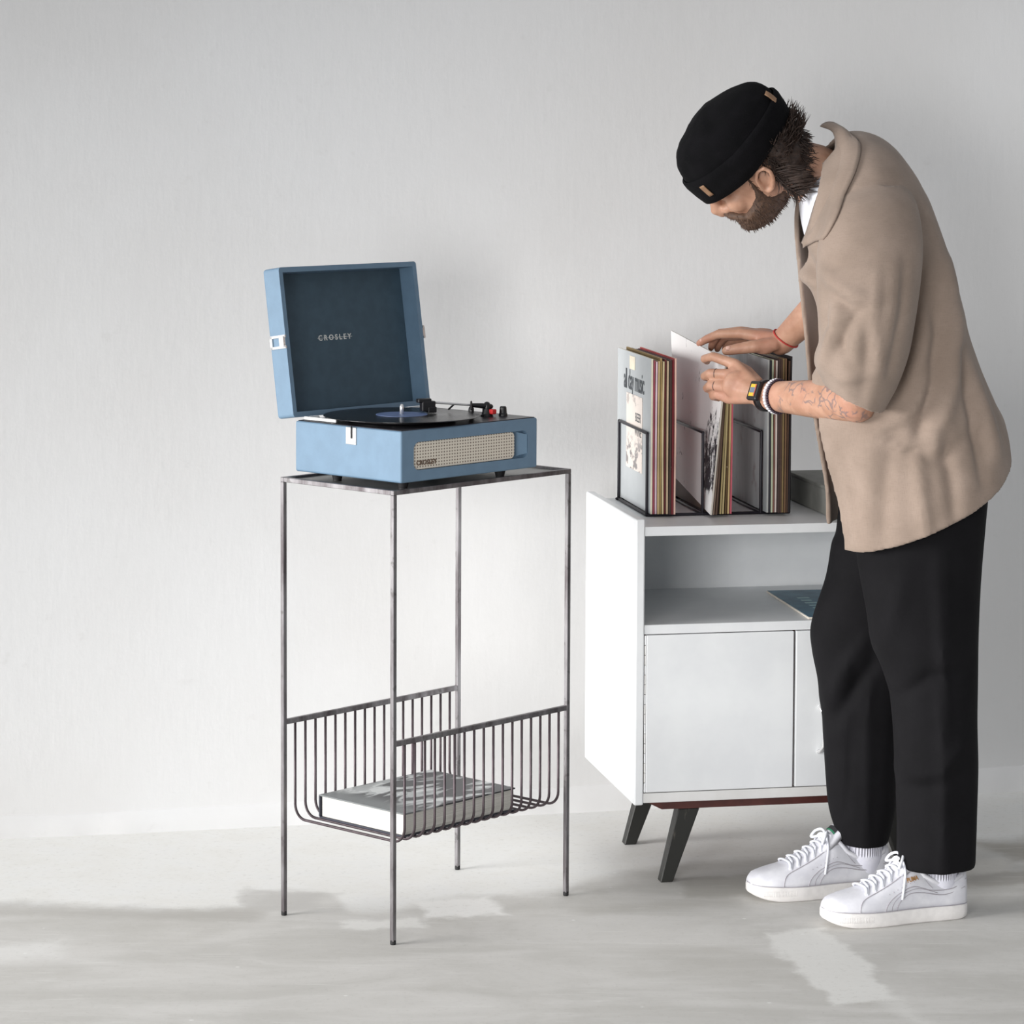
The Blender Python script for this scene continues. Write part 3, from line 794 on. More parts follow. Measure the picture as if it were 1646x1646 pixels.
for i, (e, nm) in enumerate(B_edges):
    u = .1890 + .0056 * i
    lean = .026 * (1 - (i + 1) / 8.5)
    sleeve(u, .118 + (.006 if i > 1 else -.004), f'{nm} edged record sleeve, {ORD[i + 1]} in the middle section of the rack', tuple(int(c * .75) for c in e), e,
           du=(.001, -.001 + lean * .4, lean), bend=(.0004, random.uniform(-.0004, .0004), random.uniform(0, 6)), fray=i in (5,), h=SHt + random.uniform(-.008, 0), group='records in the middle section of the rack')
# right section
def wash_cover():
    t = NT('grey washed cover'); co = t.coord(); z = t.sep(co)[2]
    n = t.noise(t.mapping(co, (14, 14, 3)), 1, 5, .6)
    c = t.mix(t.smooth(n, .35, .7), srgb(150, 154, 156), srgb(182, 185, 186))
    c = t.mix(t.math('MULTIPLY', t.smooth(t.noise(co, 16, 3), .62, .7), .5), c, srgb(120, 100, 100))
    return t.set(Base_Color=c, Roughness=.5)
C_edges = [((176, 178, 176), 'pale grey'), ((46, 44, 52), 'charcoal'), ((196, 204, 176), 'mint'), ((132, 92, 80), 'brick'), ((218, 204, 196), 'off-white'), ((70, 50, 46), 'dark brown'), ((84, 62, 50), 'frayed brown'), ((150, 128, 88), 'ochre'), ((112, 84, 60), 'brown'), ((80, 56, 42), 'umber'), ((30, 22, 26), 'black')]
for i, (e, nm) in enumerate(C_edges):
    u = .3078 + .0044 * i
    sleeve(u, .130 - (.006 if i > 4 else 0) + random.uniform(-.002, .002), f'{nm} edged record sleeve, {ORD[i]} in the right section of the rack',
           wash_cover() if i == 0 else tuple(int(c * .7) for c in e), e, du=(.004, .004, 0.003 if i > 8 else 0), bend=(random.uniform(-.0005, .0005), random.uniform(-.0005, .0005), random.uniform(0, 6)),
           fray=i in (5, 6), h=SHt + (.004 if i == 10 else random.uniform(-.006, .001)), group='records in the right section of the rack')

# ------------------------------------------------------------------ grey storage box behind the person
gb = empty('storage_box', K(.428, .050, KB), KA, label='dark grey flat storage box lying on the cabinet top', cat='box')
M['box_grey'] = simple('dark grey bookcloth', srgb(124, 124, 119), .75, 0, .05, 30, .2, 600)
M['box_trim'] = simple('pale grey binding', srgb(176, 180, 180), .6)
gw, gd, gh = .19, .335, .062
def curved_box(lo, hi): return box_me(lo, hi, .004, 2)
link_mesh('box_body', curved_box((0, 0, 0), (gw, gd, gh - .006)), M['box_grey'], gb)
link_mesh('box_lid', box_me((-.002, -.002, gh - .007), (gw + .002, gd + .002, gh), .0025, 2), M['box_grey'], gb)
link_mesh('binding', box_me((-.0012, .004, .002), (gw * .6, .0085, gh - .004), .0008, 1), M['box_trim'], gb)
for i in range(9):
    link_mesh('stitch', box_me((.045 + i * .013, .170, gh), (.052 + i * .013, .1715, gh + .0005)), M['cream'], gb)

# ------------------------------------------------------------------ blue printed sleeve lying on the shelf
def blue_print():
    t = NT('blue printed cover'); co = t.coord(); x, y, z = t.sep(co)
    def ring(cx, cy, r, w):
        dx = t.math('SUBTRACT', x, cx); dy = t.math('SUBTRACT', y, cy)
        d = t.math('SQRT', t.math('ADD', t.math('MULTIPLY', dx, dx), t.math('MULTIPLY', dy, dy)))
        return t.math('SUBTRACT', 1, t.smooth(t.math('ABSOLUTE', t.math('SUBTRACT', d, r)), w * .7, w)), d
    n = t.noise(co, 20, 4)
    c = t.mix(t.smooth(n, .3, .7), srgb(58, 98, 120), srgb(78, 124, 146))
    for (cx, cy, r, w) in ((.19, .20, .095, .013), (.19, .20, .058, .006), (.155, .075, .062, .004), (.19, .20, .03, .006)):
        m, d = ring(cx, cy, r, w); c = t.mix(t.math('MULTIPLY', m, .8), c, srgb(128, 172, 180))
    for (cx, cy, r) in ((.19, .20, .026), (.155, .075, .030)):
        dx = t.math('SUBTRACT', x, cx); dy = t.math('SUBTRACT', y, cy)
        d = t.math('SQRT', t.math('ADD', t.math('MULTIPLY', dx, dx), t.math('MULTIPLY', dy, dy)))
        c = t.mix(t.math('MULTIPLY', t.math('SUBTRACT', 1, t.smooth(d, r * .7, r)), .7), c, srgb(150, 140, 128))
    return t.set(Base_Color=c, Roughness=.5)
fs = empty('printed_sleeve', K(.3655, .014, KS), KA - .03, label='blue printed record sleeve lying flat on the open shelf', cat='record sleeve')
link_mesh('sleeve_board', box_me((0, 0, .0003), (.255, .345, .0045), .0008, 1), M['paper'], fs)
link_mesh('cover_print', box_me((.002, .002, .0043), (.254, .344, .0051)), blue_print(), fs)
for i in range(5):
    link_mesh('print_mark', box_me((.040, .105 + i * .032, .0050), (.066 - .004 * (i % 2), .118 + i * .032, .0053)), simple('pale blue print', srgb(150, 186, 190), .5), fs)

# ------------------------------------------------------------------ the person
PB = (.70, 5.74, 0)
pr = empty('person', PB, 0, world=True, label='person in black knit cap, taupe shirt and black trousers leaning over the records', cat='person')
YC = 5.77
def scale_at(Y): return F / Y
def skin_material():
    t = NT('skin with inked forearm'); co = t.coord(); x, y, z = t.sep(co)
    n = t.noise(co, 30, 5, .6); n2 = t.noise(co, 9, 3)
    c = t.mix(t.smooth(n, .3, .7), srgb(174, 130, 106), srgb(194, 151, 127))
    c = t.mix(t.math('MULTIPLY', t.smooth(n2, .45, .7), .35), c, srgb(188, 124, 108))
    # ink drawing on the near forearm, placed by where the forearm is
    def W_(px, py, Y): return W(px, py, Y) - Vector(PB)
    f0 = W_(1246, 640, 5.85); f1 = W_(1395, 660, 5.62)
    reg = t.math('MULTIPLY', t.smooth(x, f0.x - .002, f0.x + .006), t.math('SUBTRACT', 1, t.smooth(x, f1.x - .02, f1.x + .02)))
    reg = t.math('MULTIPLY', reg, t.math('SUBTRACT', 1, t.smooth(y, .18, .20)))
    reg = t.math('MULTIPLY', reg, t.math('MULTIPLY', t.smooth(z, .90, .92), t.math('SUBTRACT', 1, t.smooth(z, 1.08, 1.1))))
    wv = t.new('ShaderNodeTexVoronoi', feature='DISTANCE_TO_EDGE'); wv.inputs['Scale'].default_value = 42
    dn = t.new('ShaderNodeTexNoise'); dn.inputs['Scale'].default_value = 40; t.link(co, dn.inputs['Vector'])
    mx = t.new('ShaderNodeMix', data_type='VECTOR'); mx.inputs[0].default_value = .03; t.link(co, mx.inputs[4]); t.link(dn.outputs['Color'], mx.inputs[5]); t.link(mx.outputs[1], wv.inputs['Vector'])
    line = t.math('SUBTRACT', 1, t.smooth(wv.outputs['Distance'], .03, .10))
    cl = t.smooth(t.noise(co, 28, 2), .47, .56)
    c = t.mix(t.math('MULTIPLY', t.math('MULTIPLY', line, cl), t.math('MULTIPLY', reg, .62)), c, srgb(92, 92, 100))
    t.bump(n, .12, .0012)
    t.b.inputs['Subsurface Weight'].default_value = .08
    t.b.inputs['Subsurface Radius'].default_value = (.01, .004, .002)
    return t.set(Base_Color=c, Roughness=.5)
M['skin'] = skin_material()
def cloth(name, a, b, rough=.9, wscale=900, slub=True, bump=.25):
    t = NT(name); co = t.coord()
    n = t.noise(co, 12, 4); w1 = t.noise(t.mapping(co, (wscale * .08, wscale * .08, wscale)), 1, 3, .6); w2 = t.noise(t.mapping(co, (wscale, wscale, wscale * .08)), 1, 3, .6)
    w = t.math('ADD', w1, w2)
    c = t.mix(t.smooth(n, .3, .7), a, b)
    if slub: c = t.mix(t.math('MULTIPLY', t.smooth(w, .95, 1.25), .3), c, tuple(v * .75 for v in a[:3]) + (1,))
    t.bump(w, bump, .0008)
    t.b.inputs['Sheen Weight'].default_value = .12 if a[0] > .1 else 0
    if a[0] < .1: t.b.inputs['Specular IOR Level'].default_value = .2
    return t.set(Base_Color=c, Roughness=rough)
M['shirt'] = cloth('taupe linen', srgb(142, 125, 112), srgb(155, 137, 124))
M['trousers'] = cloth('black wool trousers', srgb(11, 10, 13), srgb(16, 15, 18), .85, 700, False, .15)
M['tee'] = cloth('white jersey', srgb(226, 228, 236), srgb(236, 238, 244), .9, 900, False)

def rings_to_mesh(rings, closed=True, caps=True):
    n = len(rings[0]); V_ = [p_ for r in rings for p_ in r]; F_ = []
    for i in range(len(rings) - 1):
        for k in range(n if closed else n - 1):
            k2 = (k + 1) % n; F_.append((i * n + k, i * n + k2, (i + 1) * n + k2, (i + 1) * n + k))
    if caps and closed:
        F_.append(tuple(range(n - 1, -1, -1))); F_.append(tuple(range((len(rings) - 1) * n, len(rings) * n)))
    return V_, F_
def dense(rows, m):
    """interpolate table rows smoothly to m rows"""
    ts = list(range(len(rows))); out = []
    for i in range(m):
        x = (len(rows) - 1) * i / (m - 1)
        out.append([catmull(ts, [r[k] for r in rows], x) for k in range(len(rows[0]))])
    return out
def seg_dist(p, a, b):
    ax, az = a; bx, bz = b; px, pz = p
    dx, dz = bx - ax, bz - az; L2 = dx * dx + dz * dz
    t = 0 if L2 == 0 else max(0, min(1, ((px - ax) * dx + (pz - az) * dz) / L2))
    return math.hypot(px - ax - t * dx, pz - az - t * dz), t
def make_strokes(lst, Y):
    out = []
    for pts, amp, wid in lst:
        q = [W(x, y, Y) for x, y in pts]; out.append(([(v.x, v.z) for v in q], amp, wid))
    return out
def stroke_push(p, strokes):
    s = 0
    for q, amp, wid in strokes:
        best, tb, n = 9, 0, len(q) - 1
        for i in range(n):
            d, t = seg_dist((p.x, p.z), q[i], q[i + 1])
            if d < best: best, tb = d, (i + t) / n
        if best < wid * 3:
            s += 1.5 * amp * math.exp(-(best / wid) ** 2) * (math.sin(math.pi * (.12 + .76 * tb)) ** .7)
    return s

# ---- trousers
def leg_rings(rows, m=70, n=48, folds=(), seed=0):
    R_ = []
    st_ = make_strokes(folds, rows[0][3])
    for py, xl, xr, Y, b in dense(rows, m):
        c = W((xl + xr) / 2, py, Y); a = (xr - xl) / 2 / scale_at(Y)
        ring = []
        for k in range(n):
            th = 2 * math.pi * k / n
            cs, sn = math.cos(th), math.sin(th)
            e = 2 / 2.3
            x_ = a * math.copysign(abs(cs) ** e, cs); y_ = -b * math.copysign(abs(sn) ** e, sn)
            p_ = c + Vector((x_, y_, 0))
            d = .004 * noise.noise(Vector((p_.x * 9 + seed, p_.y * 9, p_.z * 4)))
            if sn > -.2: d += stroke_push(p_, st_)
            nrm = Vector((x_ / (a * a), y_ / (b * b), 0)).normalized()
            ring.append(p_ + nrm * d)
        R_.append(ring)
    return R_
near_rows = [(770, 1375, 1588, 5.71, .085), (800, 1373, 1586, 5.705, .092), (892, 1378, 1579, 5.70, .098), (978, 1392, 1575, 5.69, .096), (1035, 1402, 1573, 5.685, .094), (1100, 1424, 1572, 5.68, .090), (1157, 1434, 1571.5, 5.67, .086), (1238, 1439, 1574, 5.66, .082), (1320, 1441, 1571.5, 5.652, .080), (1391, 1439, 1568, 5.645, .079)]
far_rows = [(770, 1352, 1570, 5.84, .085), (852, 1343, 1545, 5.85, .090), (875, 1335, 1535, 5.85, .088), (929, 1326, 1515, 5.85, .085), (1002, 1304, 1492, 5.85, .082), (1043, 1305, 1482, 5.85, .080), (1096, 1315, 1467, 5.848, .076), (1157, 1321, 1452, 5.845, .073), (1238, 1327, 1445, 5.84, .070), (1300, 1334, 1441, 5.835, .068), (1352, 1351, 1428, 5.83, .066)]
near_f = [([(1500, 880), (1502, 1050), (1500, 1390)], .006, .012), ([(1430, 1110), (1480, 1070), (1540, 1060)], -.006, .012), ([(1445, 1225), (1500, 1215), (1530, 1180)], .006, .013), ([(1440, 1250), (1500, 1240)], -.005, .010),
          ([(1405, 1035), (1430, 960), (1440, 900)], .005, .02), ([(1535, 1240), (1530, 1395)], -.005, .02)]
far_f = [([(1335, 1155), (1365, 1100), (1400, 1050)], -.008, .012), ([(1330, 1120), (1350, 1070), (1390, 1010)], .006, .014), ([(1366, 1050), (1362, 1200), (1355, 1300)], -.003, .006), ([(1392, 1090), (1388, 1200), (1384, 1345)], .004, .010)]
hip = []
for py, xl, xr, Y, b in ((752, 1385, 1572, 5.775, .15), (790, 1366, 1585, 5.775, .160), (830, 1362, 1583, 5.775, .165), (870, 1365, 1570, 5.775, .150), (905, 1385, 1545, 5.775, .11)):
    c = W((xl + xr) / 2, py, Y); a = (xr - xl) / 2 / scale_at(Y)
    hip.append([c + Vector((a * math.cos(2 * math.pi * k / 40), -b * math.sin(2 * math.pi * k / 40), 0)) for k in range(40)])
tr_me = union([rings_to_mesh(leg_rings(near_rows, folds=near_f)), rings_to_mesh(leg_rings(far_rows, folds=far_f, seed=5)), rings_to_mesh(hip)], .0055, 3)
trousers = link_mesh('trousers', tr_me, M['trousers'], pr, True); trousers['label'] = 'black wide cropped trousers'

# ---- shirt: an open front body and two short sleeves
# front px, back px, half width, sag on the near side
sh_rows = [(1332, 848, 1618, 728, .190, .062, 32), (1330, 800, 1612, 683, .185, .045, 30), (1322, 740, 1592, 640, .178, .028, 26), (1308, 665, 1566, 580, .172, .012, 20), (1298, 585, 1546, 520, .172, .004, 12), (1291, 505, 1525, 442, .180, 0, 10), (1286, 435, 1505, 380, .192, 0, 12),
           (1283, 385, 1481, 318, .200, 0, 24), (1284, 345, 1451, 265, .196, 0, 36), (1290, 312, 1420, 232, .165, 0, 45), (1302, 287, 1383, 216, .120, 0, 50), (1312, 270, 1352, 218, .085, 0, 52)]
body_f = [([(1478, 440), (1480, 480), (1462, 560), (1440, 640)], -.020, .016), ([(1520, 430), (1538, 520), (1530, 620), (1505, 720)], .012, .018), ([(1500, 470), (1512, 540), (1495, 640), (1470, 720)], -.010, .014),
          ([(1560, 590), (1590, 680), (1610, 740)], .012, .016), ([(1545, 570), (1570, 670), (1585, 780)], -.010, .013), ([(1470, 700), (1480, 780), (1490, 870)], .006, .014), ([(1440, 690), (1425, 780), (1420, 880)], -.004, .016),
          ([(1400, 700), (1400, 790), (1395, 885)], .005, .02), ([(1515, 690), (1530, 780), (1535, 835)], -.006, .014), ([(1490, 330), (1515, 400), (1530, 470)], .006, .014), ([(1470, 300), (1440, 330), (1400, 340)], .003, .02),
          ([(1455, 720), (1510, 740), (1560, 700)], -.004, .014), ([(1345, 700), (1370, 790), (1385, 880)], .004, .008), ([(1300, 400), (1310, 430), (1340, 470)], -.009, .010), ([(1298, 440), (1320, 455), (1350, 440)], .008, .010), ([(1300, 470), (1311, 520), (1314, 600)], -.024, .012), ([(1330, 690), (1350, 760), (1362, 860)], .006, .010), ([(1420, 690), (1470, 660), (1500, 600)], .006, .012), ([(1405, 705), (1450, 720), (1500, 700)], .005, .010), ([(1330, 340), (1350, 400), (1345, 450)], -.005, .012), ([(1380, 300), (1400, 380), (1395, 450)], .004, .016)]
bst = make_strokes(body_f, 5.58)
def shirt_ring(row, n=150):
    fx, fy, bx_, by, b, sag, open_a = row
    P0, P1 = W(fx, fy, YC), W(bx_, by, YC); c = (P0 + P1) / 2; half = (P0 - P1) / 2
    out = []
    t0, t1 = math.radians(open_a), math.radians(360 - 20)
    for k in range(n):
        th = t0 + (t1 - t0) * k / (n - 1)
        cs, sn = math.cos(th), math.sin(th); e = 2 / 2.35
        x_ = math.copysign(abs(cs) ** e, cs); y_ = math.copysign(abs(sn) ** e, sn)
        p_ = c + half * x_ + Vector((0, -b * y_, -sag * max(0, sn) ** .8 - sag * .35 * max(0, -sn)))
        nrm = (half.normalized() * x_ / max(half.length, .05) + Vector((0, -y_ / b, 0))).normalized()
        d = .005 * noise.noise(Vector((p_.x * 6, p_.y * 6, p_.z * 3))) + .002 * noise.noise(Vector((p_.x * 24, p_.y * 18, p_.z * 12)))
        if sn > -.1: d += stroke_push(p_, bst)
        hem_amt = max(0, 1 - (p_ - c).z * 0) 
        out.append(p_ + nrm * d)
    return out
body_rings = [shirt_ring(r) for r in dense(sh_rows, 96)]
slv_rows = [(300, 1362, 1452, 5.625, .055), (330, 1340, 1470, 5.60, .075), (380, 1324, 1479, 5.575, .088), (430, 1316, 1479, 5.560, .092), (490, 1315, 1472, 5.558, .090), (560, 1318, 1458, 5.567, .084), (610, 1323, 1440, 5.580, .078), (634, 1326, 1427, 5.588, .075), (650, 1329, 1417, 5.594, .073)]
slv_f = [([(1340, 470), (1375, 500), (1350, 560)], -.010, .012), ([(1330, 440), (1360, 470), (1400, 480)], .006, .012), ([(1345, 500), (1335, 560), (1330, 600)], .008, .010), ([(1372, 480), (1372, 560), (1362, 640)], .004, .014), ([(1440, 430), (1420, 540), (1400, 640)], .004, .02),
         ([(1322, 440), (1330, 500), (1324, 560)], -.006, .010), ([(1395, 520), (1390, 600), (1385, 655)], -.003, .012), ([(1320, 420), (1345, 430), (1390, 410)], -.003, .01)]
slv_f += [([(1450, 420), (1445, 500), (1425, 600)], -.006, .010), ([(1335, 590), (1360, 610), (1400, 600)], .004, .010), ([(1330, 520), (1352, 540), (1372, 590)], -.006, .009), ([(1405, 440), (1400, 520), (1412, 600)], .004, .010)]
sst = make_strokes(slv_f, 5.5)
def sleeve_rings(rows, m, sgn, strokes, tilt_l, tilt_r):
    R_ = []; rows = dense(rows, m)
    for i, (py, xl, xr, Y, b) in enumerate(rows):
        k_ = max(0, (i / (m - 1) - .55) / .45)
        A_ = W(xl, py + tilt_l * k_, Y); B_ = W(xr, py + tilt_r * k_, Y); c = (A_ + B_) / 2; hv = (B_ - A_) / 2
        ring = []
        for k in range(72):
            th = 2 * math.pi * k / 72; cs, sn = math.cos(th), math.sin(th)
            p_ = c + hv * cs + Vector((0, -b * sn * sgn, -.012 * k_ * max(0, sn * sgn)))
            nrm = (hv.normalized() * cs / hv.length + Vector((0, -sn * sgn / b, 0))).normalized()
            d = .004 * noise.noise(Vector((p_.x * 9 + 3, p_.y * 9, p_.z * 6)))
            if sn * sgn > -.3: d += stroke_push(p_, strokes)
            ring.append(p_ + nrm * d)
        R_.append(ring)
    return R_
near_slv = sleeve_rings(slv_rows, 60, 1, sst, -34, 8)
far_rows_s = [(300, 1362, 1450, 5.915, .055), (340, 1340, 1460, 5.945, .075), (390, 1328, 1455, 5.97, .082), (430, 1318, 1440, 5.985, .08), (462, 1312, 1425, 6.0, .078)]
far_slv = sleeve_rings(far_rows_s, 30, 1, [], 0, 0)
def solid_shell(vf, th):
    """give an open cloth surface thickness (inwards)"""
    me = mesh_from(*vf); o = bpy.data.objects.new('tmp', me); COL.objects.link(o)
    s = o.modifiers.new('s', 'SOLIDIFY'); s.thickness = th; s.offset = 0; s.use_rim = True
    bpy.context.view_layer.update()
    out = bpy.data.meshes.new_from_object(o.evaluated_get(bpy.context.evaluated_depsgraph_get()))
    bpy.data.objects.remove(o); bpy.data.meshes.remove(me)
    vf2 = ([v.co.copy() for v in out.vertices], [tuple(p_.vertices) for p_ in out.polygons]); bpy.data.meshes.remove(out)
    return vf2
shell = [solid_shell(rings_to_mesh(body_rings, closed=False), .009), solid_shell(rings_to_mesh(near_slv, caps=False), .009), solid_shell(rings_to_mesh(far_slv, caps=False), .009)]
# keep the sleeve heads from showing inside: close their upper ends
shirt_me = union(shell, .0040, 3, .5)
shirt = link_mesh('shirt', shirt_me, M['shirt'], pr, True); shirt['label'] = 'loose taupe short sleeved shirt, open at the front'
# collar: a folded band lying round the neck, both halves
def collar_half(s):
    inner = [(1318, 203, 0), (1340, 214, .055), (1342, 245, .082), (1326, 285, .088), (1311, 325, .086), (1300, 362, .084), (1290, 392, .078)]
    outer = [(1358, 214, 0), (1378, 232, .075), (1372, 270, .128), (1352, 312, .140), (1334, 350, .138), (1314, 382, .128), (1291, 398, .085)]
    mid = [(1338, 196, 0), (1358, 212, .066), (1356, 248, .108), (1338, 292, .118), (1322, 332, .116), (1306, 370, .108), (1289, 397, .082)]
    rows = []
    for k in range(25):
        t_ = k / 24 * 6; ts = list(range(7)); row = []
        for lst in (inner, mid, outer):
            x = catmull(ts, [q[0] for q in lst], t_); y = catmull(ts, [q[1] for q in lst], t_); d = catmull(ts, [q[2] for q in lst], t_)
            row.append(W(x, y, YC - s * d))
        a, m_, o_ = row
        pts = []
        for j in range(9):
            u = j / 8
            pts.append(a * (1 - u) ** 2 + m_ * 2 * u * (1 - u) + o_ * u * u + Vector((0, -s * .012 * math.sin(math.pi * u), .006 * math.sin(math.pi * u))))
        rows.append(pts)
    return rings_to_mesh(rows, closed=False)
from mathutils.bvhtree import BVHTree
_sv = [v.co + Vector(PB) for v in shirt_me.vertices]
shirt_bvh = BVHTree.FromPolygons(_sv, [tuple(q.vertices) for q in shirt_me.polygons])
def drape(vf, s, lift=.007):
    out = []
    for i, v in enumerate(vf[0]):
        u = (i % 9) / 8
        hit = shirt_bvh.ray_cast(Vector((v.x, YC - s * .5, v.z)), Vector((0, s, 0)))[0]
        w_ = min(1, max(0, (u - .25) / .35))
        if hit is not None and (hit.y - YC) * s < 0:
            tgt = hit.y - s * (lift + .004 * math.sin(math.pi * u))
            if (tgt - v.y) * s < 0: v = Vector((v.x, v.y * (1 - w_) + tgt * w_, v.z))
        out.append(v)
    return out, vf[1]
col_vf = merge(drape(collar_half(1), 1), drape(collar_half(-1), -1))
cme = mesh_from(*col_vf); bm = bmesh.new(); bm.from_mesh(cme); bmesh.ops.remove_doubles(bm, verts=bm.verts, dist=.0005); bmesh.ops.recalc_face_normals(bm, faces=bm.faces); bm.to_mesh(cme); bm.free()
collar = link_mesh('collar', cme, M['shirt'], pr, True)
sm = collar.modifiers.new('thick', 'SOLIDIFY'); sm.thickness = .004; sm.offset = 0
# white t-shirt under the open shirt
tee_rows = [(1340, 540, 1500, 500, .14), (1318, 450, 1480, 410, .15), (1300, 400, 1462, 345, .15), (1289, 360, 1445, 305, .14), (1285, 330, 1410, 268, .12), (1284, 318, 1368, 246, .082), (1288, 312, 1352, 238, .072)]
tr_ = []
for fx, fy, bx_, by, b in dense(tee_rows, 40):
    P0, P1 = W(fx, fy, YC), W(bx_, by, YC); c = (P0 + P1) / 2; half = (P0 - P1) / 2
    tr_.append([c + half * math.cos(2 * math.pi * k / 48) + Vector((0, -b * math.sin(2 * math.pi * k / 48), 0)) for k in range(48)])
tee = link_mesh('t_shirt', vf_mesh(rings_to_mesh(tr_, caps=False)), M['tee'], pr, True); tee['label'] = 'white t-shirt showing at the open collar'
sm = tee.modifiers.new('thick', 'SOLIDIFY'); sm.thickness = .004

# ---- head frame
def head_basis(yaw, pit, rol):
    a, p_, r_ = math.radians(yaw), math.radians(pit), math.radians(rol)
    h = Vector((-math.cos(a), -math.sin(a), 0)); z = Vector((0, 0, 1))
    f = math.cos(p_) * h - math.sin(p_) * z; u = math.sin(p_) * h + math.cos(p_) * z; l = u.cross(f)
    u2 = math.cos(r_) * u + math.sin(r_) * l
    return f, u2.cross(f), u2
hf_, hl_, hu_ = head_basis(-20, 40, 28)
HS = 1.0
HO = W(1224, 290, 5.70) - (hf_ * -.005 + hl_ * .078 + hu_ * .10) * HS
HO.y += 5.755 - (HO + hu_ * .12).y
def Hd(x, y, z): return HO + (hf_ * x + hl_ * y + hu_ * z) * HS
head_rows = [(-.006, .074, .030, .018), (.004, .090, .005, .034), (.02, .097, -.02, .048), (.04, .097, -.045, .058), (.062, .101, -.060, .064), (.088, .097, -.076, .069), (.112, .092, -.090, .072), (.14, .104, -.102, .076), (.17, .099, -.103, .077), (.20, .080, -.092, .068), (.222, .048, -.066, .048), (.236, .006, -.03, .018)]
def zf(z): return z if z > .09 else .09 - (.09 - z) * .84
hr = []
for z, fx, bx_, w in dense(head_rows, 40):
    z = zf(z)
    c = (fx + bx_) / 2; a = (fx - bx_) / 2
    hr.append([Hd(c + a * math.cos(2 * math.pi * k / 40) , w * math.sin(2 * math.pi * k / 40) * (1 if math.cos(2 * math.pi * k / 40) < .3 else .93), z) for k in range(40)])
Rh = Matrix((hf_, hl_, hu_)).transposed()
parts = [rings_to_mesh(hr)]
parts.append(tube([Hd(.090, 0, .128), Hd(.106, 0, .108), Hd(.118, 0, .088), Hd(.112, 0, .078)], [.009, .011, .014, .013], 12))       # nose
parts.append(tube([Hd(.102, .012, .082), Hd(.100, .015, .080)], .009, 10)); parts.append(tube([Hd(.102, -.012, .082), Hd(.100, -.015, .080)], .009, 10))
for s in (-1, 1):
    parts.append(tube([Hd(.096, s * .012, .141), Hd(.093, s * .035, .143), Hd(.076, s * .055, .136)], [.010, .011, .009], 10))     # brow
    parts.append(ellipsoid(Hd(.066, s * .040, .088), (.024, .021, .024), Rh))                                                        # cheek
    parts.append(ellipsoid(Hd(.080, s * .031, .116), (.013, .017, .012), Rh))                                                        # closed lid looking down
    # ear: rim and lobe
    rim = [Hd(.006, s * .074, .082), Hd(.004, s * .082, .096), Hd(.000, s * .086, .112), Hd(-.012, s * .089, .124), Hd(-.027, s * .089, .121), Hd(-.031, s * .088, .107), Hd(-.024, s * .084, .090), Hd(-.010, s * .079, .076), Hd(.000, s * .076, .074)]
    parts.append(tube(rim, [.005, .0048, .0045, .0048, .005, .005, .0052, .006, .006], 8))
    parts.append(ellipsoid(Hd(-.013, s * .073, .098), (.016, .006, .020), Rh)); parts.append(ellipsoid(Hd(.001, s * .077, .096), (.005, .006, .007), Rh))
parts.append(ellipsoid(Hd(.101, 0, .0656), (.010, .022, .0055), Rh)); parts.append(ellipsoid(Hd(.099, 0, .0564), (.010, .019, .006), Rh))  # lips
# neck and trunk and legs, all inside the clothes below the collar
nb = W(1350, 318, YC)
parts.append(tube([Hd(-.030, 0, .085), W(1302, 276, 5.768), nb], [.056, .058, .075], 24))
trunk = [W(1370, 345, YC), W(1400, 460, YC), W(1440, 600, YC), W(1465, 740, YC), W(1475, 810, YC)]
parts.append(tube(trunk, [.085, .10, .09, .09, .10], 24))
sh_n, sh_f = W(1402, 360, 5.62), W(1396, 360, 5.92)
parts.append(tube([nb + Vector((0, 0, -.03)), sh_n], [.070, .048], 18)); parts.append(tube([nb + Vector((0, 0, -.03)), sh_f], [.070, .048], 18))
kn_n, kn_f = W(1500, 1080, 5.685), W(1385, 1060, 5.85); an_n, an_f = W(1502, 1425, 5.648), W(1390, 1385, 5.832)
parts.append(tube([W(1478, 800, 5.71), kn_n, an_n], [.085, .055, .024], 18)); parts.append(tube([W(1460, 800, 5.84), kn_f, an_f], [.08, .052, .024], 18))
parts.append(tube([an_n, an_n + Vector((-.05, -.015, -.030)), an_n + Vector((-.15, -.04, -.040))], [.022, .020, .012], 14)); parts.append(tube([an_f, an_f + Vector((-.05, -.015, -.030)), an_f + Vector((-.15, -.04, -.040))], [.022, .020, .012], 14))
# near arm
el_n = W(1378, 646, 5.612); wr_n = W(1232, 636, 5.872)
fdir = (wr_n - el_n).normalized()
parts.append(tube([sh_n, (sh_n + el_n) / 2, el_n], [.048, .046, .040], 20))
fa_pts = [el_n, el_n + (wr_n - el_n) * .18, el_n + (wr_n - el_n) * .4, el_n + (wr_n - el_n) * .65, el_n + (wr_n - el_n) * .85, wr_n, wr_n + fdir * .02]
parts.append(tube(fa_pts, [.038, .0405, .0385, .0345, .031, .0285, .027], 22, flat=.86, flat_axis=(-.75, -.66, 0)))
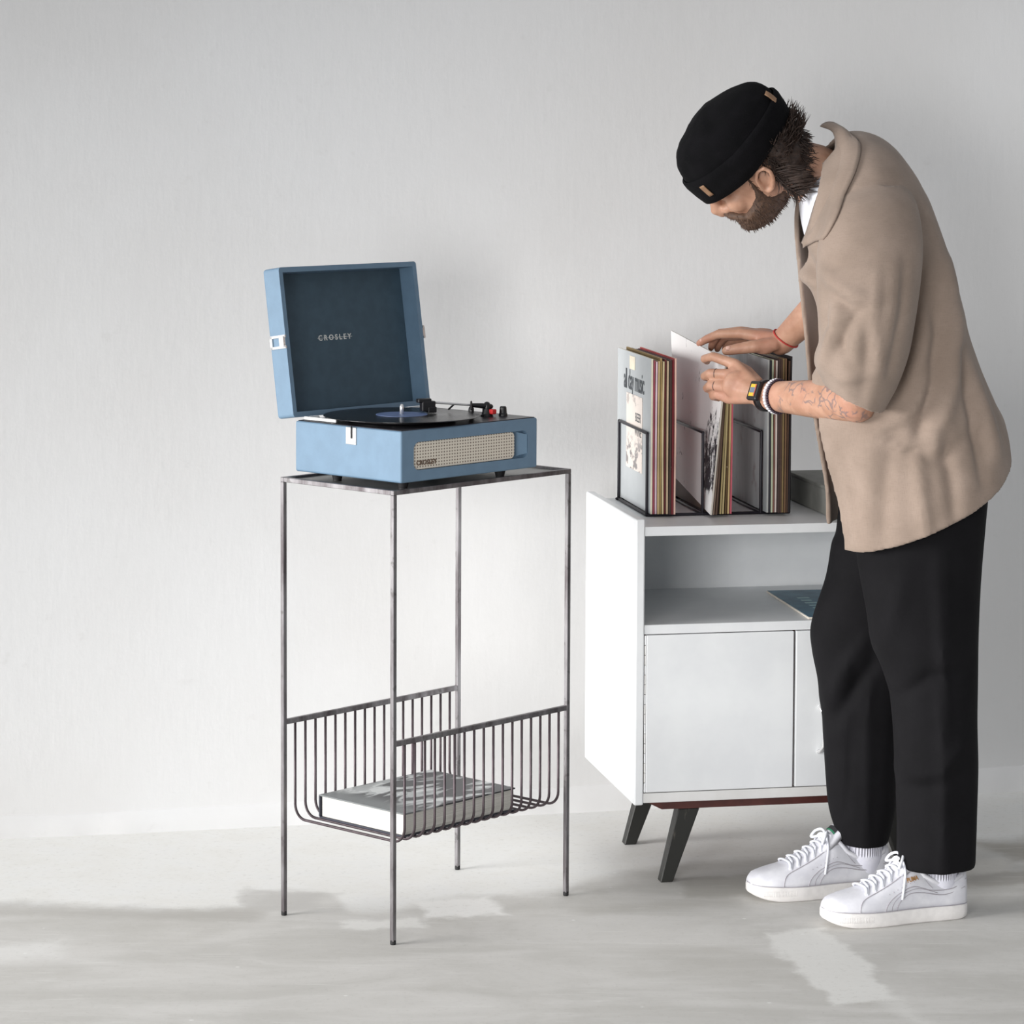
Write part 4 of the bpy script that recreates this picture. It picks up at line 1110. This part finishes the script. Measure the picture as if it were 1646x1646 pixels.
# near hand
def finger(pts, radii): return tube(pts, radii, 12)
def hand(wrist, mcps, chains, thumb, palm_r=.0125, web=True):
    out = []
    for m_, ch in zip(mcps, chains):
        out.append(tube([wrist, (wrist * .45 + m_ * .55), m_], [.016, .0145, palm_r * .93], 12))
        out.append(finger([m_] + ch, [.0118, .0102, .0092, .0076][:1 + len(ch)]))
    for i in range(len(mcps) - 1):
        mm = (mcps[i] + mcps[i + 1]) / 2
        out.append(tube([wrist, (wrist * .45 + mm * .55), mm * .93 + wrist * .07], [.0155, .0140, .0112], 12))
    out.append(finger(thumb, [.015, .0140, .0118, .0105, .0085][:len(thumb)]))
    return out
nm = [W(1183, 586, 5.955), W(1170, 602, 5.945), W(1166, 622, 5.940), W(1173, 641, 5.942)]
nch = [[W(1146, 573, 5.985), W(1132, 577, 6.015), W(1137, 581, 6.036)], [W(1141, 600, 5.968), W(1132, 605, 5.998), W(1142, 608, 6.020)], [W(1142, 619, 5.965), W(1136, 624, 5.995), W(1147, 627, 6.014)], [W(1153, 634, 5.963), W(1146, 637, 5.990), W(1156, 640, 6.008)]]
nth = [W(1218, 618, 5.91), W(1200, 598, 5.965), W(1184, 588, 6.005), W(1172, 584, 6.030)]
parts += hand(wr_n + fdir * .012, nm, nch, nth)
parts.append(ellipsoid((nm[1] + nm[2] + wr_n) / 3 + Vector((0, .008, 0)), (.036, .016, .030)))
# far arm and hand
el_f = W(1372, 440, 5.985); wr_f = W(1262, 545, 6.095); fdf = (wr_f - el_f).normalized()
parts.append(tube([sh_f, (sh_f + el_f) / 2, el_f], [.055, .048, .042], 18))
fa2 = [el_f, el_f + (wr_f - el_f) * .3, el_f + (wr_f - el_f) * .65, wr_f, wr_f + fdf * .015]
parts.append(tube(fa2, [.040, .040, .0335, .0265, .026], 20, flat=.9, flat_axis=(.6, .5, .6)))
fm = [W(1192, 536, 6.115), W(1193, 533, 6.140), W(1198, 537, 6.162), W(1206, 544, 6.180)]
fch = [[W(1155, 537, 6.135), W(1136, 545, 6.155), W(1124, 552, 6.170)], [W(1156, 536, 6.165), W(1146, 549, 6.182), W(1143, 559, 6.190)], [W(1165, 541, 6.185), W(1156, 552, 6.198), W(1153, 561, 6.203)], [W(1176, 547, 6.20), W(1168, 556, 6.212), W(1165, 563, 6.215)]]
fth = [W(1246, 553, 6.085), W(1212, 557, 6.078), W(1184, 561, 6.085), W(1168, 564, 6.095)]
parts += hand(wr_f + fdf * .005, fm, fch, fth, .012)
parts.append(ellipsoid((fm[1] + wr_f) / 2 + Vector((.002, .01, -.006)), (.036, .030, .021), Matrix.Rotation(.12, 3, 'Y')))
parts.append(ellipsoid(W(1228, 557, 6.085), (.026, .016, .017)))
body = link_mesh('body', union(parts, .0030, 5, .5), M['skin'], pr, True); body['label'] = 'bare face, neck, forearms and hands'
# finger nails on the far thumb and index
M['nail'] = simple('finger nail', srgb(226, 182, 166), .3, 0, .03)
for (c_, r_) in ((W(1171, 560, 6.083), (.0065, .003, .0055)), (W(1128, 547, 6.158), (.005, .003, .004))):
    link_mesh('nail', vf_mesh(ellipsoid(c_, r_, None, 10, 6)), M['nail'], body, True)

# ---- beard, hair
def hair_material(name, a, b):
    t = NT(name); co = t.coord()
    n = t.noise(co, 160, 4, .7); n2 = t.noise(co, 18, 3)
    c = t.mix(t.smooth(n, .3, .7), a, b); c = t.mix(t.math('MULTIPLY', t.smooth(n2, .5, .7), .4), c, tuple(v * 1.5 for v in b[:3]) + (1,))
    t.bump(n, .5, .002)
    return t.set(Base_Color=c, Roughness=.65)
M['hair'] = hair_material('dark brown hair', srgb(40, 29, 25), srgb(62, 46, 38)); M['beard'] = hair_material('brown beard', srgb(58, 42, 34), srgb(90, 66, 50))
bp = []
br = []
for z, fx, bx_, w in dense([(-.014, .072, .028, .016), (-.004, .095, .0, .036), (.012, .106, -.018, .052), (.03, .105, -.034, .0605), (.046, .100, -.030, .0655), (.06, .070, -.016, .067), (.078, .045, -.005, .0705), (.098, .030, .004, .0735), (.118, .022, .006, .0745)], 30):
    z = zf(z)
    c = (fx + bx_) / 2; a = (fx - bx_) / 2
    br.append([Hd(c + a * math.cos(2 * math.pi * k / 36), w * math.sin(2 * math.pi * k / 36), z) for k in range(36)])
bp.append(rings_to_mesh(br))
bp.append(tube([Hd(.080, .044, .056), Hd(.098, .026, .066), Hd(.108, .006, .073), Hd(.108, -.006, .073), Hd(.098, -.026, .066), Hd(.080, -.044, .056)], [.008, .009, .0075, .0075, .009, .008], 10))
bme = union(bp, .003, 3)
for v in bme.vertices:
    v.co += v.normal * (.0010 * noise.noise(v.co * 90) + .0012 * noise.noise(v.co * 260))
def tuft(p0, d0, d1, L, r):
    pts = []; p_ = Vector(p0)
    for i in range(5):
        pts.append(p_.copy()); t = i / 4
        p_ = p_ + (d0 * (1 - t) + d1 * t).normalized() * L / 4
    return tube(pts, [r, r * 1.0, r * .8, r * .5, r * .12], 5, caps='flat')
bt = []; rnd = random.Random(11)
_bv = [(v.co.copy(), v.normal.copy()) for v in bme.vertices]
for i in range(1400):
    c_, n_b = rnd.choice(_bv)
    if n_b.dot(c_ - Hd(.02, 0, .07)) < 0: continue
    d_b = (n_b * .7 - hu_ * .9 + hf_ * rnd.uniform(-.3, .4) + hl_ * rnd.uniform(-.3, .3)).normalized()
    bt.append(tuft(c_ - n_b * .001, d_b, (d_b - hu_ * .4).normalized(), rnd.uniform(.005, .010), rnd.uniform(.0005, .0009)))
beard = link_mesh('beard', bme, M['beard'], pr, True)
bs_ = link_mesh('beard_strands', vf_mesh(merge(*bt)), M['beard'], beard, True); bs_['kind'] = 'stuff'
rnd = random.Random(11)
tf = []
# mass of hair hugging the back of the skull below the cap
hm_ = []
for z, fx, bx_, w in dense([(.030, -.035, -.066, .034), (.040, -.024, -.080, .052), (.058, -.022, -.092, .066), (.085, -.022, -.101, .0755), (.115, -.014, -.108, .078), (.145, 0, -.110, .078), (.165, .0, -.10, .070)], 24):
    c = (fx + bx_) / 2; a = (fx - bx_) / 2
    hm_.append([Hd(c + a * math.cos(2 * math.pi * k / 36), w * math.sin(2 * math.pi * k / 36), z) for k in range(36)])
hme = union([rings_to_mesh(hm_)], .004, 2)
for v in hme.vertices:
    v.co += v.normal * (.005 * noise.noise(v.co * 40) + .003 * noise.noise(v.co * 110))
for i in range(1500):
    th = rnd.uniform(math.radians(98), math.radians(262)); z = rnd.uniform(.03, .138)
    a = .076 if z < .06 else (.086 if z < .09 else .097)
    cx_ = -.012; x = cx_ + a * math.cos(th); y = .076 * math.sin(th)
    base = Hd(x, y, z); nrm = (hf_ * math.cos(th) + hl_ * math.sin(th)).normalized()
    down = -hu_; side = nrm.cross(hu_) * rnd.uniform(-.6, .6)
    L = rnd.uniform(.014, .028)
    d0 = (nrm * rnd.uniform(.25, .6) + down * .7 + side).normalized(); d1 = (nrm * rnd.uniform(-.2, .6) + down * rnd.uniform(.2, .9) + side * 1.4).normalized()
    if z > .098 and math.cos(th) < -.45:
        d0 = (nrm * 1.0 + hu_ * rnd.uniform(.1, .7) + side).normalized(); d1 = (nrm * .5 + hu_ * rnd.uniform(-.2, 1.0) + side * 1.6).normalized(); L = rnd.uniform(.022, .046)
    tf.append(tuft(base, d0, d1, L, rnd.uniform(.0008, .0016)))
for i in range(220):      # strands combed from the temple back over the ear
    z = rnd.uniform(.03, .105); base = Hd(-.035 + rnd.uniform(-.02, .004), rnd.choice((1, -1)) * rnd.uniform(.074, .080), z)
    s_ = 1 if (base - HO).dot(hl_) > 0 else -1
    tf.append(tuft(base, (-hf_ + hl_ * s_ * .35 - hu_ * .3).normalized(), (-hf_ * .7 - hu_ * .9).normalized(), rnd.uniform(.03, .055), rnd.uniform(.0009, .0016)))
hair = link_mesh('hair', hme, M['hair'], pr, True)
hs = link_mesh('hair_strands', vf_mesh(merge(*tf)), M['hair'], hair, True); hs['kind'] = 'stuff'

# ---- knit cap with turned-up cuff
def knit_material():
    t = NT('black ribbed knit'); co = t.coord()
    n = t.noise(co, 500, 2); n2 = t.noise(co, 25, 3)
    c = t.mix(t.smooth(n2, .3, .7), srgb(8, 8, 10), srgb(14, 13, 16))
    t.bump(n, .5, .0015)
    t.b.inputs['Specular IOR Level'].default_value = .15
    return t.set(Base_Color=c, Roughness=.95)
M['knit'] = knit_material()
def cap_pt(th, k, off=0.0):
    """k 0..1 from brim to crown in the head frame; the cap tips down at the front"""
    cs, sn = math.cos(th), math.sin(th)
    prof = [(0, 1.0), (.15, 1.03), (.35, 1.045), (.55, 1.0), (.72, .88), (.86, .66), (.95, .38), (1.0, .03)]
    r = catmull([q[0] for q in prof], [q[1] for q in prof], k)
    z0 = .128 - .024 * cs if cs < 0 else .128 - .004 * cs
    z = z0 + (.262 - z0) * (k ** .92)
    rx, ry = .1165, .0885
    p_ = Vector((.0 - .004 * k + (rx * r + off) * cs, (ry * r + off) * sn, z))
    return Hd(*p_)
rows_ = [[cap_pt(2 * math.pi * j / 64, i / 30) for j in range(64)] for i in range(31)]
cv = rings_to_mesh(rows_, caps=False); cv[1].append(tuple(range(30 * 64, 31 * 64)))
cme = vf_mesh(cv)
for v in cme.vertices:
    d = .0035 * noise.noise(v.co * 22) + .002 * noise.noise(v.co * 50)
    v.co += v.normal * d
cap_o = link_mesh('knit_cap', cme, M['knit'], pr, True); cap_o['label'] = 'black knit docker cap'
sm = cap_o.modifiers.new('thick', 'SOLIDIFY'); sm.thickness = .003
cuff_rows = []
for i, (k, off) in enumerate(((.0, .001), (-.03, .004), (-.02, .0075), (.10, .0085), (.28, .0085), (.36, .0075), (.385, .003))):
    cuff_rows.append([cap_pt(2 * math.pi * j / 64, max(k, 0), off) + hu_ * (k * .134 if k < 0 else 0) for j in range(64)])
link_mesh('cuff', vf_mesh(rings_to_mesh(cuff_rows, caps=False)), M['knit'], cap_o, True)
M['leather_tag'] = simple('tan leather tag', srgb(150, 116, 88), .6, 0, .08)
def cap_patch(th0, th1, k0, k1, off, name, m, n=6):
    g = [[cap_pt(th0 + (th1 - th0) * j / n, k0 + (k1 - k0) * i / n, off) for j in range(n + 1)] for i in range(n + 1)]
    o = link_mesh(name, mesh_from(*rings_to_mesh(g, closed=False)), m, cap_o, True); s_ = o.modifiers.new('t', 'SOLIDIFY'); s_.thickness = .0015; s_.offset = 1
    return o
cap_patch(math.radians(44), math.radians(50), .10, .30, .0095, 'leather_tag', M['leather_tag'])
cap_patch(math.radians(158), math.radians(165), .02, .55, .0065, 'leather_strap', M['leather_tag'])

# ---- watch and bracelets
def ring_frame(axis):
    a, b = frame_from(axis); return a, b
def band(center, axis, rx, w, th, n=40, flat=.86, flat_axis=(-.75, -.66, 0)):
    """flat band round a limb: outer and inner surface"""
    a, b = ring_frame(axis); rows = []
    fa_ = Vector(flat_axis).normalized()
    for (rr, s) in ((rx, -1), (rx + th, -1), (rx + th, 1), (rx, 1), (rx, -1)):
        row = []
        for k in range(n):
            an = 2 * math.pi * k / n; off = (a * math.cos(an) + b * math.sin(an)) * rr; off -= fa_ * off.dot(fa_) * (1 - flat)
            row.append(center + axis * (s * w) + off)
        rows.append(row)
    return rings_to_mesh(rows, caps=False)
wc_ = el_n + (wr_n - el_n) * .975 + fdir * .006
watch = link_mesh('watch', vf_mesh(band(wc_, fdir, .0285, .010, .0035)), M['blackplastic'], pr, True); watch['label'] = 'black digital wrist watch'
na = Vector((-.15, -.9, .25)); na = (na - fdir * na.dot(fdir)).normalized()      # the dial looks out towards the room
nt = fdir.cross(na).normalized()
def dial_box(c, hw, hh, d, bev, name, m, par):
    bm = bmesh.new(); add_box(bm, (-hw, -hh, 0), (hw, hh, d), bev, 2); me = bm_mesh(bm)
    mm = Matrix((fdir, nt, na)).transposed().to_4x4(); mm.translation = c; me.transform(mm)
    return link_mesh(name, me, m, par)
dc = wc_ + na * .0255
dial_box(dc, .017, .020, .011, .004, 'watch_case', M['blackplastic'], watch)
M['w_yel'] = simple('yellow print', srgb(226, 190, 60), .4); M['w_lcd'] = simple('grey blue display', srgb(112, 124, 140), .3); M['w_red'] = simple('faded red print', srgb(196, 90, 84), .4)
dial_box(dc + na * .0108 + nt * 0, .0095, .0125, .0008, .0003, 'dial_plate', M['w_yel'], watch)
dial_box(dc + na * .0115, .0080, .0055, .0007, .0002, 'display', M['w_lcd'], watch)
dial_box(dc + na * .0114 - fdir * .0082, .0016, .0120, .0007, .0002, 'dial_stripe', M['w_red'], watch)
def bead_ring(t_, r, br_, n, name, m, label):
    c = el_n + (wr_n - el_n) * t_; a, b = ring_frame(fdir); fa_ = Vector((-.75, -.66, 0)).normalized(); vf = []
    for k in range(n):
        an = 2 * math.pi * k / n; off = (a * math.cos(an) + b * math.sin(an)) * r; off -= fa_ * off.dot(fa_) * .14
        vf.append(ellipsoid(c + off, (br_, br_, br_), None, 8, 5))
    o = link_mesh(name, vf_mesh(merge(*vf)), m, pr, True); o['label'] = label; return o
M['bead_w'] = simple('white beads', srgb(232, 230, 236), .35, 0, .03); M['bead_d'] = simple('dark purple beads', srgb(52, 36, 52), .35, 0, .1)
bead_ring(.888, .0325, .0040, 32, 'bead_bracelet', M['bead_w'], 'white bead bracelet')
bead_ring(.855, .0330, .0032, 40, 'bead_bracelet', M['bead_d'], 'dark bead bracelet')
M['thread'] = simple('red thread', srgb(186, 58, 52), .7, 0, .08)
a_, b_ = ring_frame(fdf)
tb_c = wr_f - fdf * .002
pts = []
for k in range(37):
    an = 2 * math.pi * k / 36; off = (a_ * math.cos(an) + b_ * math.sin(an)) * .0285; fa_ = Vector((.6, .5, .6)).normalized(); off -= fa_ * off.dot(fa_) * .1
    pts.append(tb_c + off + fdf * .006 * math.sin(an))
thr = link_mesh('thread_bracelet', vf_mesh(tube(pts, .0018, 6, caps='flat')), M['thread'], pr, True); thr['label'] = 'thin red thread bracelet'
# thin rings on the near hand
M['ring_m'] = simple('dark silver', srgb(90, 84, 84), .35, .8, .05)
for (p0, p1) in ((nm[1], nch[1][0]), (nm[2], nch[2][0])):
    c = p0 * .35 + p1 * .65; ax = (p1 - p0).normalized(); a_, b_ = frame_from(ax)
    link_mesh('finger_ring', vf_mesh(tube([c + (a_ * math.cos(2 * math.pi * k / 20) + b_ * math.sin(2 * math.pi * k / 20)) * .0100 for k in range(21)], .0009, 6, caps='flat')), M['ring_m'], pr, True)

# ---- socks and sneakers
def sock_material():
    t = NT('ribbed white sock'); co = t.coord(); x, y, z = t.sep(co)
    an = t.math('ADD', x, t.math('MULTIPLY', y, .4)); s_ = t.math('SINE', t.math('MULTIPLY', an, 1100))
    rib = t.smooth(z, .075, .085)
    t.bump(t.math('MULTIPLY', s_, rib), .9, .002)
    n = t.noise(co, 60, 3)
    return t.set(Base_Color=t.mix(t.smooth(n, .3, .7), srgb(216, 216, 228), srgb(228, 228, 238)), Roughness=.9)
M['sock'] = sock_material()
def leather_material():
    t = NT('white shoe leather'); co = t.coord()
    n = t.noise(co, 30, 5, .6); n2 = t.noise(co, 260, 4)
    c = t.mix(t.smooth(n, .3, .75), srgb(210, 210, 217), srgb(226, 226, 231))
    t.bump(t.math('ADD', n, t.math('MULTIPLY', n2, .5)), .18, .0015)
    return t.set(Base_Color=c, Roughness=.42)
M['leather'] = leather_material()
M['sole'] = simple('off-white rubber sole', srgb(230, 227, 225), .6, 0, .03, 60, .2, 400)
M['stitch'] = simple('grey seam', srgb(172, 168, 174), .7)
M['gold'] = simple('gold print', srgb(188, 140, 84), .4, .3, .05)
M['lining'] = simple('grey lining', srgb(190, 188, 194), .8)
M['label_k'] = simple('woven black label', srgb(38, 38, 42), .7); M['label_g'] = simple('green stripe', srgb(30, 120, 84), .6)
SL = .300
out_pts = [(0, 0), (.004, .022), (.018, .038), (.045, .048), (.085, .052), (.12, .050), (.165, .043), (.21, .039), (.255, .038), (.283, .033), (.296, .020), (.300, 0)]
def half_w(x):
    return catmull([q[0] for q in out_pts], [q[1] for q in out_pts], x)
top_prof = [(0, .040), (.015, .052), (.045, .060), (.08, .068), (.12, .086), (.155, .106), (.18, .116), (.20, .100), (.225, .084), (.255, .078), (.28, .086), (.300, .088)]
def top_z(x): return catmull([q[0] for q in top_prof], [q[1] for q in top_prof], x)
def surf(x, a, off=0):
    """point on the upper: x along the shoe, a 0..1 from sole edge to crest on the near (-y) side; a 1..2 on the far side"""
    w = half_w(min(max(x, .002), .298)) * .95; zt_ = top_z(x); z0 = .026
    t = a * math.pi / 2
    e = .75 if x < .19 else .62
    yy = -w * math.copysign(abs(math.cos(t)) ** e, math.cos(t)); zz = z0 + (zt_ - z0) * abs(math.sin(t)) ** .8
    if x > .18: yy *= 1 + .04 * math.sin(t)
    return Vector((x, yy - off * math.copysign(1, math.cos(t)) * abs(math.cos(t)) ** .5, zz + off * math.sin(t)))
def shoe(root_name, T, ang, left, label, cat_label_near):
    sh = empty(root_name, (0, 0, 0)) if False else None
    Mx = Matrix.Translation((T[0], T[1], .0005)) @ Matrix.Rotation(ang, 4, 'Z')
    def put(name, vf, m, par, smooth=True):
        me = vf_mesh(vf) if isinstance(vf, tuple) else vf
        me.transform(Mx)
        return link_mesh(name, me, m, par, smooth)
    # upper
    rows = []
    xs = [.003, .008, .015, .025, .04, .055, .07, .085, .10, .115, .13, .145, .16, .175, .185, .195, .205, .215, .23, .245, .26, .272, .284, .292, .297]
    for x in xs: rows.append([surf(x, 2 * k / 20) for k in range(21)] + [Vector((x, half_w(x) * .9 * (1 - 2 * j / 6), .02)) for j in range(1, 6)])
    up = put('sneaker', rings_to_mesh(rows), M['leather'], pr); up['label'] = label
    up.data.materials[0]
    # parts of the shoe hang below it; data stays in the same space
    def sub(name, vf, m, smooth=True):
        me = vf_mesh(vf) if isinstance(vf, tuple) else vf
        me.transform(Mx)
        return link_mesh(name, me, m, up, smooth)
    n_o = 60; O = []
    for k in range(n_o):
        x = SL * .5 * (1 - math.cos(math.pi * k / n_o)); O.append((x, -half_w(x)))
    for k in range(n_o):
        x = SL * .5 * (1 + math.cos(math.pi * k / n_o)); O.append((x, half_w(x)))
    srows = []
    for (s_, z) in ((.955, 0), (.99, .003), (1.0, .012), (1.0, .024), (.985, .0285), (.93, .0295)):
        srows.append([Vector((SL / 2 + (x - SL / 2) * (s_ if s_ > .95 else .97), y * s_, z + (.010 * max(0, 1 - x / .06) ** 2 if z < .01 else .003 * max(0, 1 - x / .08)))) for x, y in O])
    sub('sole', rings_to_mesh(srows), M['sole'])
    # ribbed toe bumper marks along the edge of the sole
    vf = []
    for k in range(22):
        x = .022 + .0030 * k; vf.append(tube([(x, -half_w(x) + .0002, .011), (x, -half_w(x) + .0002, .022)], .0006, 4, caps='flat'))
    sub('sole_ribs', merge(*vf), M['sole'])
    sub('sole_seam', tube([Vector((SL / 2 + (x - SL / 2) * .99, y * .985, .0292 + .003 * max(0, 1 - x / .08))) for x, y in O] + [Vector((SL / 2 + (O[0][0] - SL / 2) * .99, O[0][1] * .985, .0322))], .0008, 6, caps='flat'), M['stitch'])
    def seam(pts, r=.0009, name='seam', m=M['stitch']):
        P_ = [surf(x, a, .0004) for x, a in pts]
        Q = []
        for i in range(len(P_) * 4 - 3):
            u = i / 4; Q.append(Vector([catmull(list(range(len(P_))), [p_[k] for p_ in P_], u) for k in range(3)]))
        sub(name, tube(Q, r, 6), m)
    seam([(.30 * .20, .03), (.064, .30), (.075, .46), (.10, .53), (.13, .56), (.16, .60), (.185, .66)])
    seam([(.112, .02), (.116, .11), (.126, .20), (.145, .26), (.175, .28), (.215, .31), (.26, .42), (.292, .55)])
    seam([(.136, .02), (.140, .08), (.150, .15), (.168, .19), (.195, .21), (.24, .25), (.285, .34)])
    seam([(.125, .02), (.128, .10), (.138, .18), (.156, .23), (.185, .25), (.225, .28)], .0006)
    seam([(.185, .66), (.205, .44), (.215, .36)], .0006)
    seam([(.062, .03), (.05, .0)], .0006)
    for s_ in range(7):
        x = .122 + .009 * s_; sub('vent_hole', ellipsoid(surf(x, .33 + .004 * s_, .0002), (.0011, .0008, .0011), None, 6, 4), M['stitch'])
    # tongue with woven label
    tg = []
    for i in range(9):
        x = .135 + .006 * i; z = top_z(x) * .2 + .8 * (.090 + (.146 - .090) * (i / 8)); w = .028 + .004 * math.sin(i / 8 * math.pi)
        row = []
        for (dx, sc_) in ((0, 1), (.009, .92)):
            row += [Vector((x + dx + .008 * (i / 8), (w * sc_) * math.sin(math.pi * (j / 8 - .5)) * (1 if dx == 0 else -1), z - .012 * (1 - math.cos(math.pi * (j / 8 - .5))) + (-.004 if dx else 0))) for j in range(9)]
        tg.append(row)
    sub('tongue', rings_to_mesh(tg), M['leather'])
    _q = [tg[7][j] + Vector((-.0012, 0, .0006)) for j in (2, 3, 4, 5, 6)] + [tg[6][j] + Vector((-.0012, 0, .0006)) for j in (6, 5, 4, 3, 2)]
    sub('tongue_label', (_q, [(0, 1, 8, 9), (1, 2, 7, 8), (2, 3, 6, 7), (3, 4, 5, 6)]), M['label_k'])
    _q = [tg[6][j] + Vector((-.0012, 0, .0006)) for j in (2, 3, 4, 5, 6)] + [tg[6][j] * .6 + tg[5][j] * .4 + Vector((-.0012, 0, .0006)) for j in (6, 5, 4, 3, 2)]
    sub('label_stripe', (_q, [(0, 1, 8, 9), (1, 2, 7, 8), (2, 3, 6, 7), (3, 4, 5, 6)]), M['label_g'])
    # lining of the opening
    vf = tube([surf(.185, .72), surf(.20, .60) , surf(.225, .58), surf(.255, .62), surf(.28, .72), surf(.293, 1), surf(.28, 1.28), surf(.255, 1.38), surf(.225, 1.42), surf(.20, 1.40), surf(.185, 1.28)], .0050, 8)
    sub('padded_collar', vf, M['leather'])
    # laces: crossing rows and a bow
    for i in range(6):
        x = .078 + .0165 * i; a0 = .62 + .012 * i
        P_ = [surf(x, a0, .001)] + [surf(x + .003 * math.sin(k), a0 + (2 - 2 * a0) * k / 5, .0045) for k in range(1, 5)] + [surf(x + (.012 if i % 2 else .002), 2 - a0, .001)]
        sub('lace', tube(smooth_path(P_, 3), .0030, 8, flat=.55, flat_axis=(-.3, 0, 1)), M['tee'])
        P_ = [surf(x + .002, a0 - .02, .0005), surf(x + .009, .85, .004), surf(x + .014, 1.15, .004), surf(x + .016, 2 - a0 - .012, .0008)]
        sub('lace', tube(P_, .0027, 8, flat=.55, flat_axis=(-.3, 0, 1)), M['tee'])
    k0 = surf(.166, 1.0, .006)
    for sgn in (-1, 1):
        loop = [k0, k0 + Vector((-.004, sgn * .014, .008)), k0 + Vector((-.013, sgn * .028, .002)), k0 + Vector((-.020, sgn * .032, -.010)), k0 + Vector((-.013, sgn * .025, -.009)), k0 + Vector((-.003, sgn * .010, -.002)), k0]
        sub('lace_loop', tube(smooth_path(loop), .0028, 8), M['tee'])
        endp = [k0, k0 + Vector((-.006, sgn * .020, -.002)), k0 + Vector((-.010, sgn * .038, -.020)), k0 + Vector((-.016, sgn * .046, -.046)), k0 + Vector((-.020, sgn * .049, -.066))]
        sub('lace_end', tube(smooth_path(endp), .0024, 8), M['tee'])
    sub('lace_knot', ellipsoid(k0, (.008, .009, .006), None, 12, 8), M['tee'])
    if cat_label_near:
        p_ = surf(.172, .41); dx = (surf(.186, .42) - surf(.158, .40)).normalized(); up_ = (surf(.172, .47) - surf(.172, .35)).normalized(); up_ = (up_ - dx * up_.dot(dx)).normalized(); p_ += dx.cross(up_) * .0022
        sub('shoe_lettering', place_me(text_me('PUMA', .0125, .0003, .0003, .72), p_, dx, up_), M['gold'], False)
    return up
near_shoe = shoe('sneaker', (.600, 5.583), math.radians(16), True, 'white leather sneaker with gold lettering, nearest the room', True)
far_shoe = shoe('sneaker', (.472, 5.775), math.radians(15), False, 'white leather sneaker nearest the cabinet', False)
for (p0, p1, nm_) in ((W(1505, 1375, 5.648), W(1508, 1452, 5.648), 'n'), (W(1385, 1330, 5.832), W(1388, 1425, 5.832), 'f')):
    k = link_mesh('sock', vf_mesh(tube([p0, p0 * .5 + p1 * .5, p1], [.042, .039, .031], 28, flat=.84, flat_axis=(0, 1, 0))), M['sock'], pr, True)
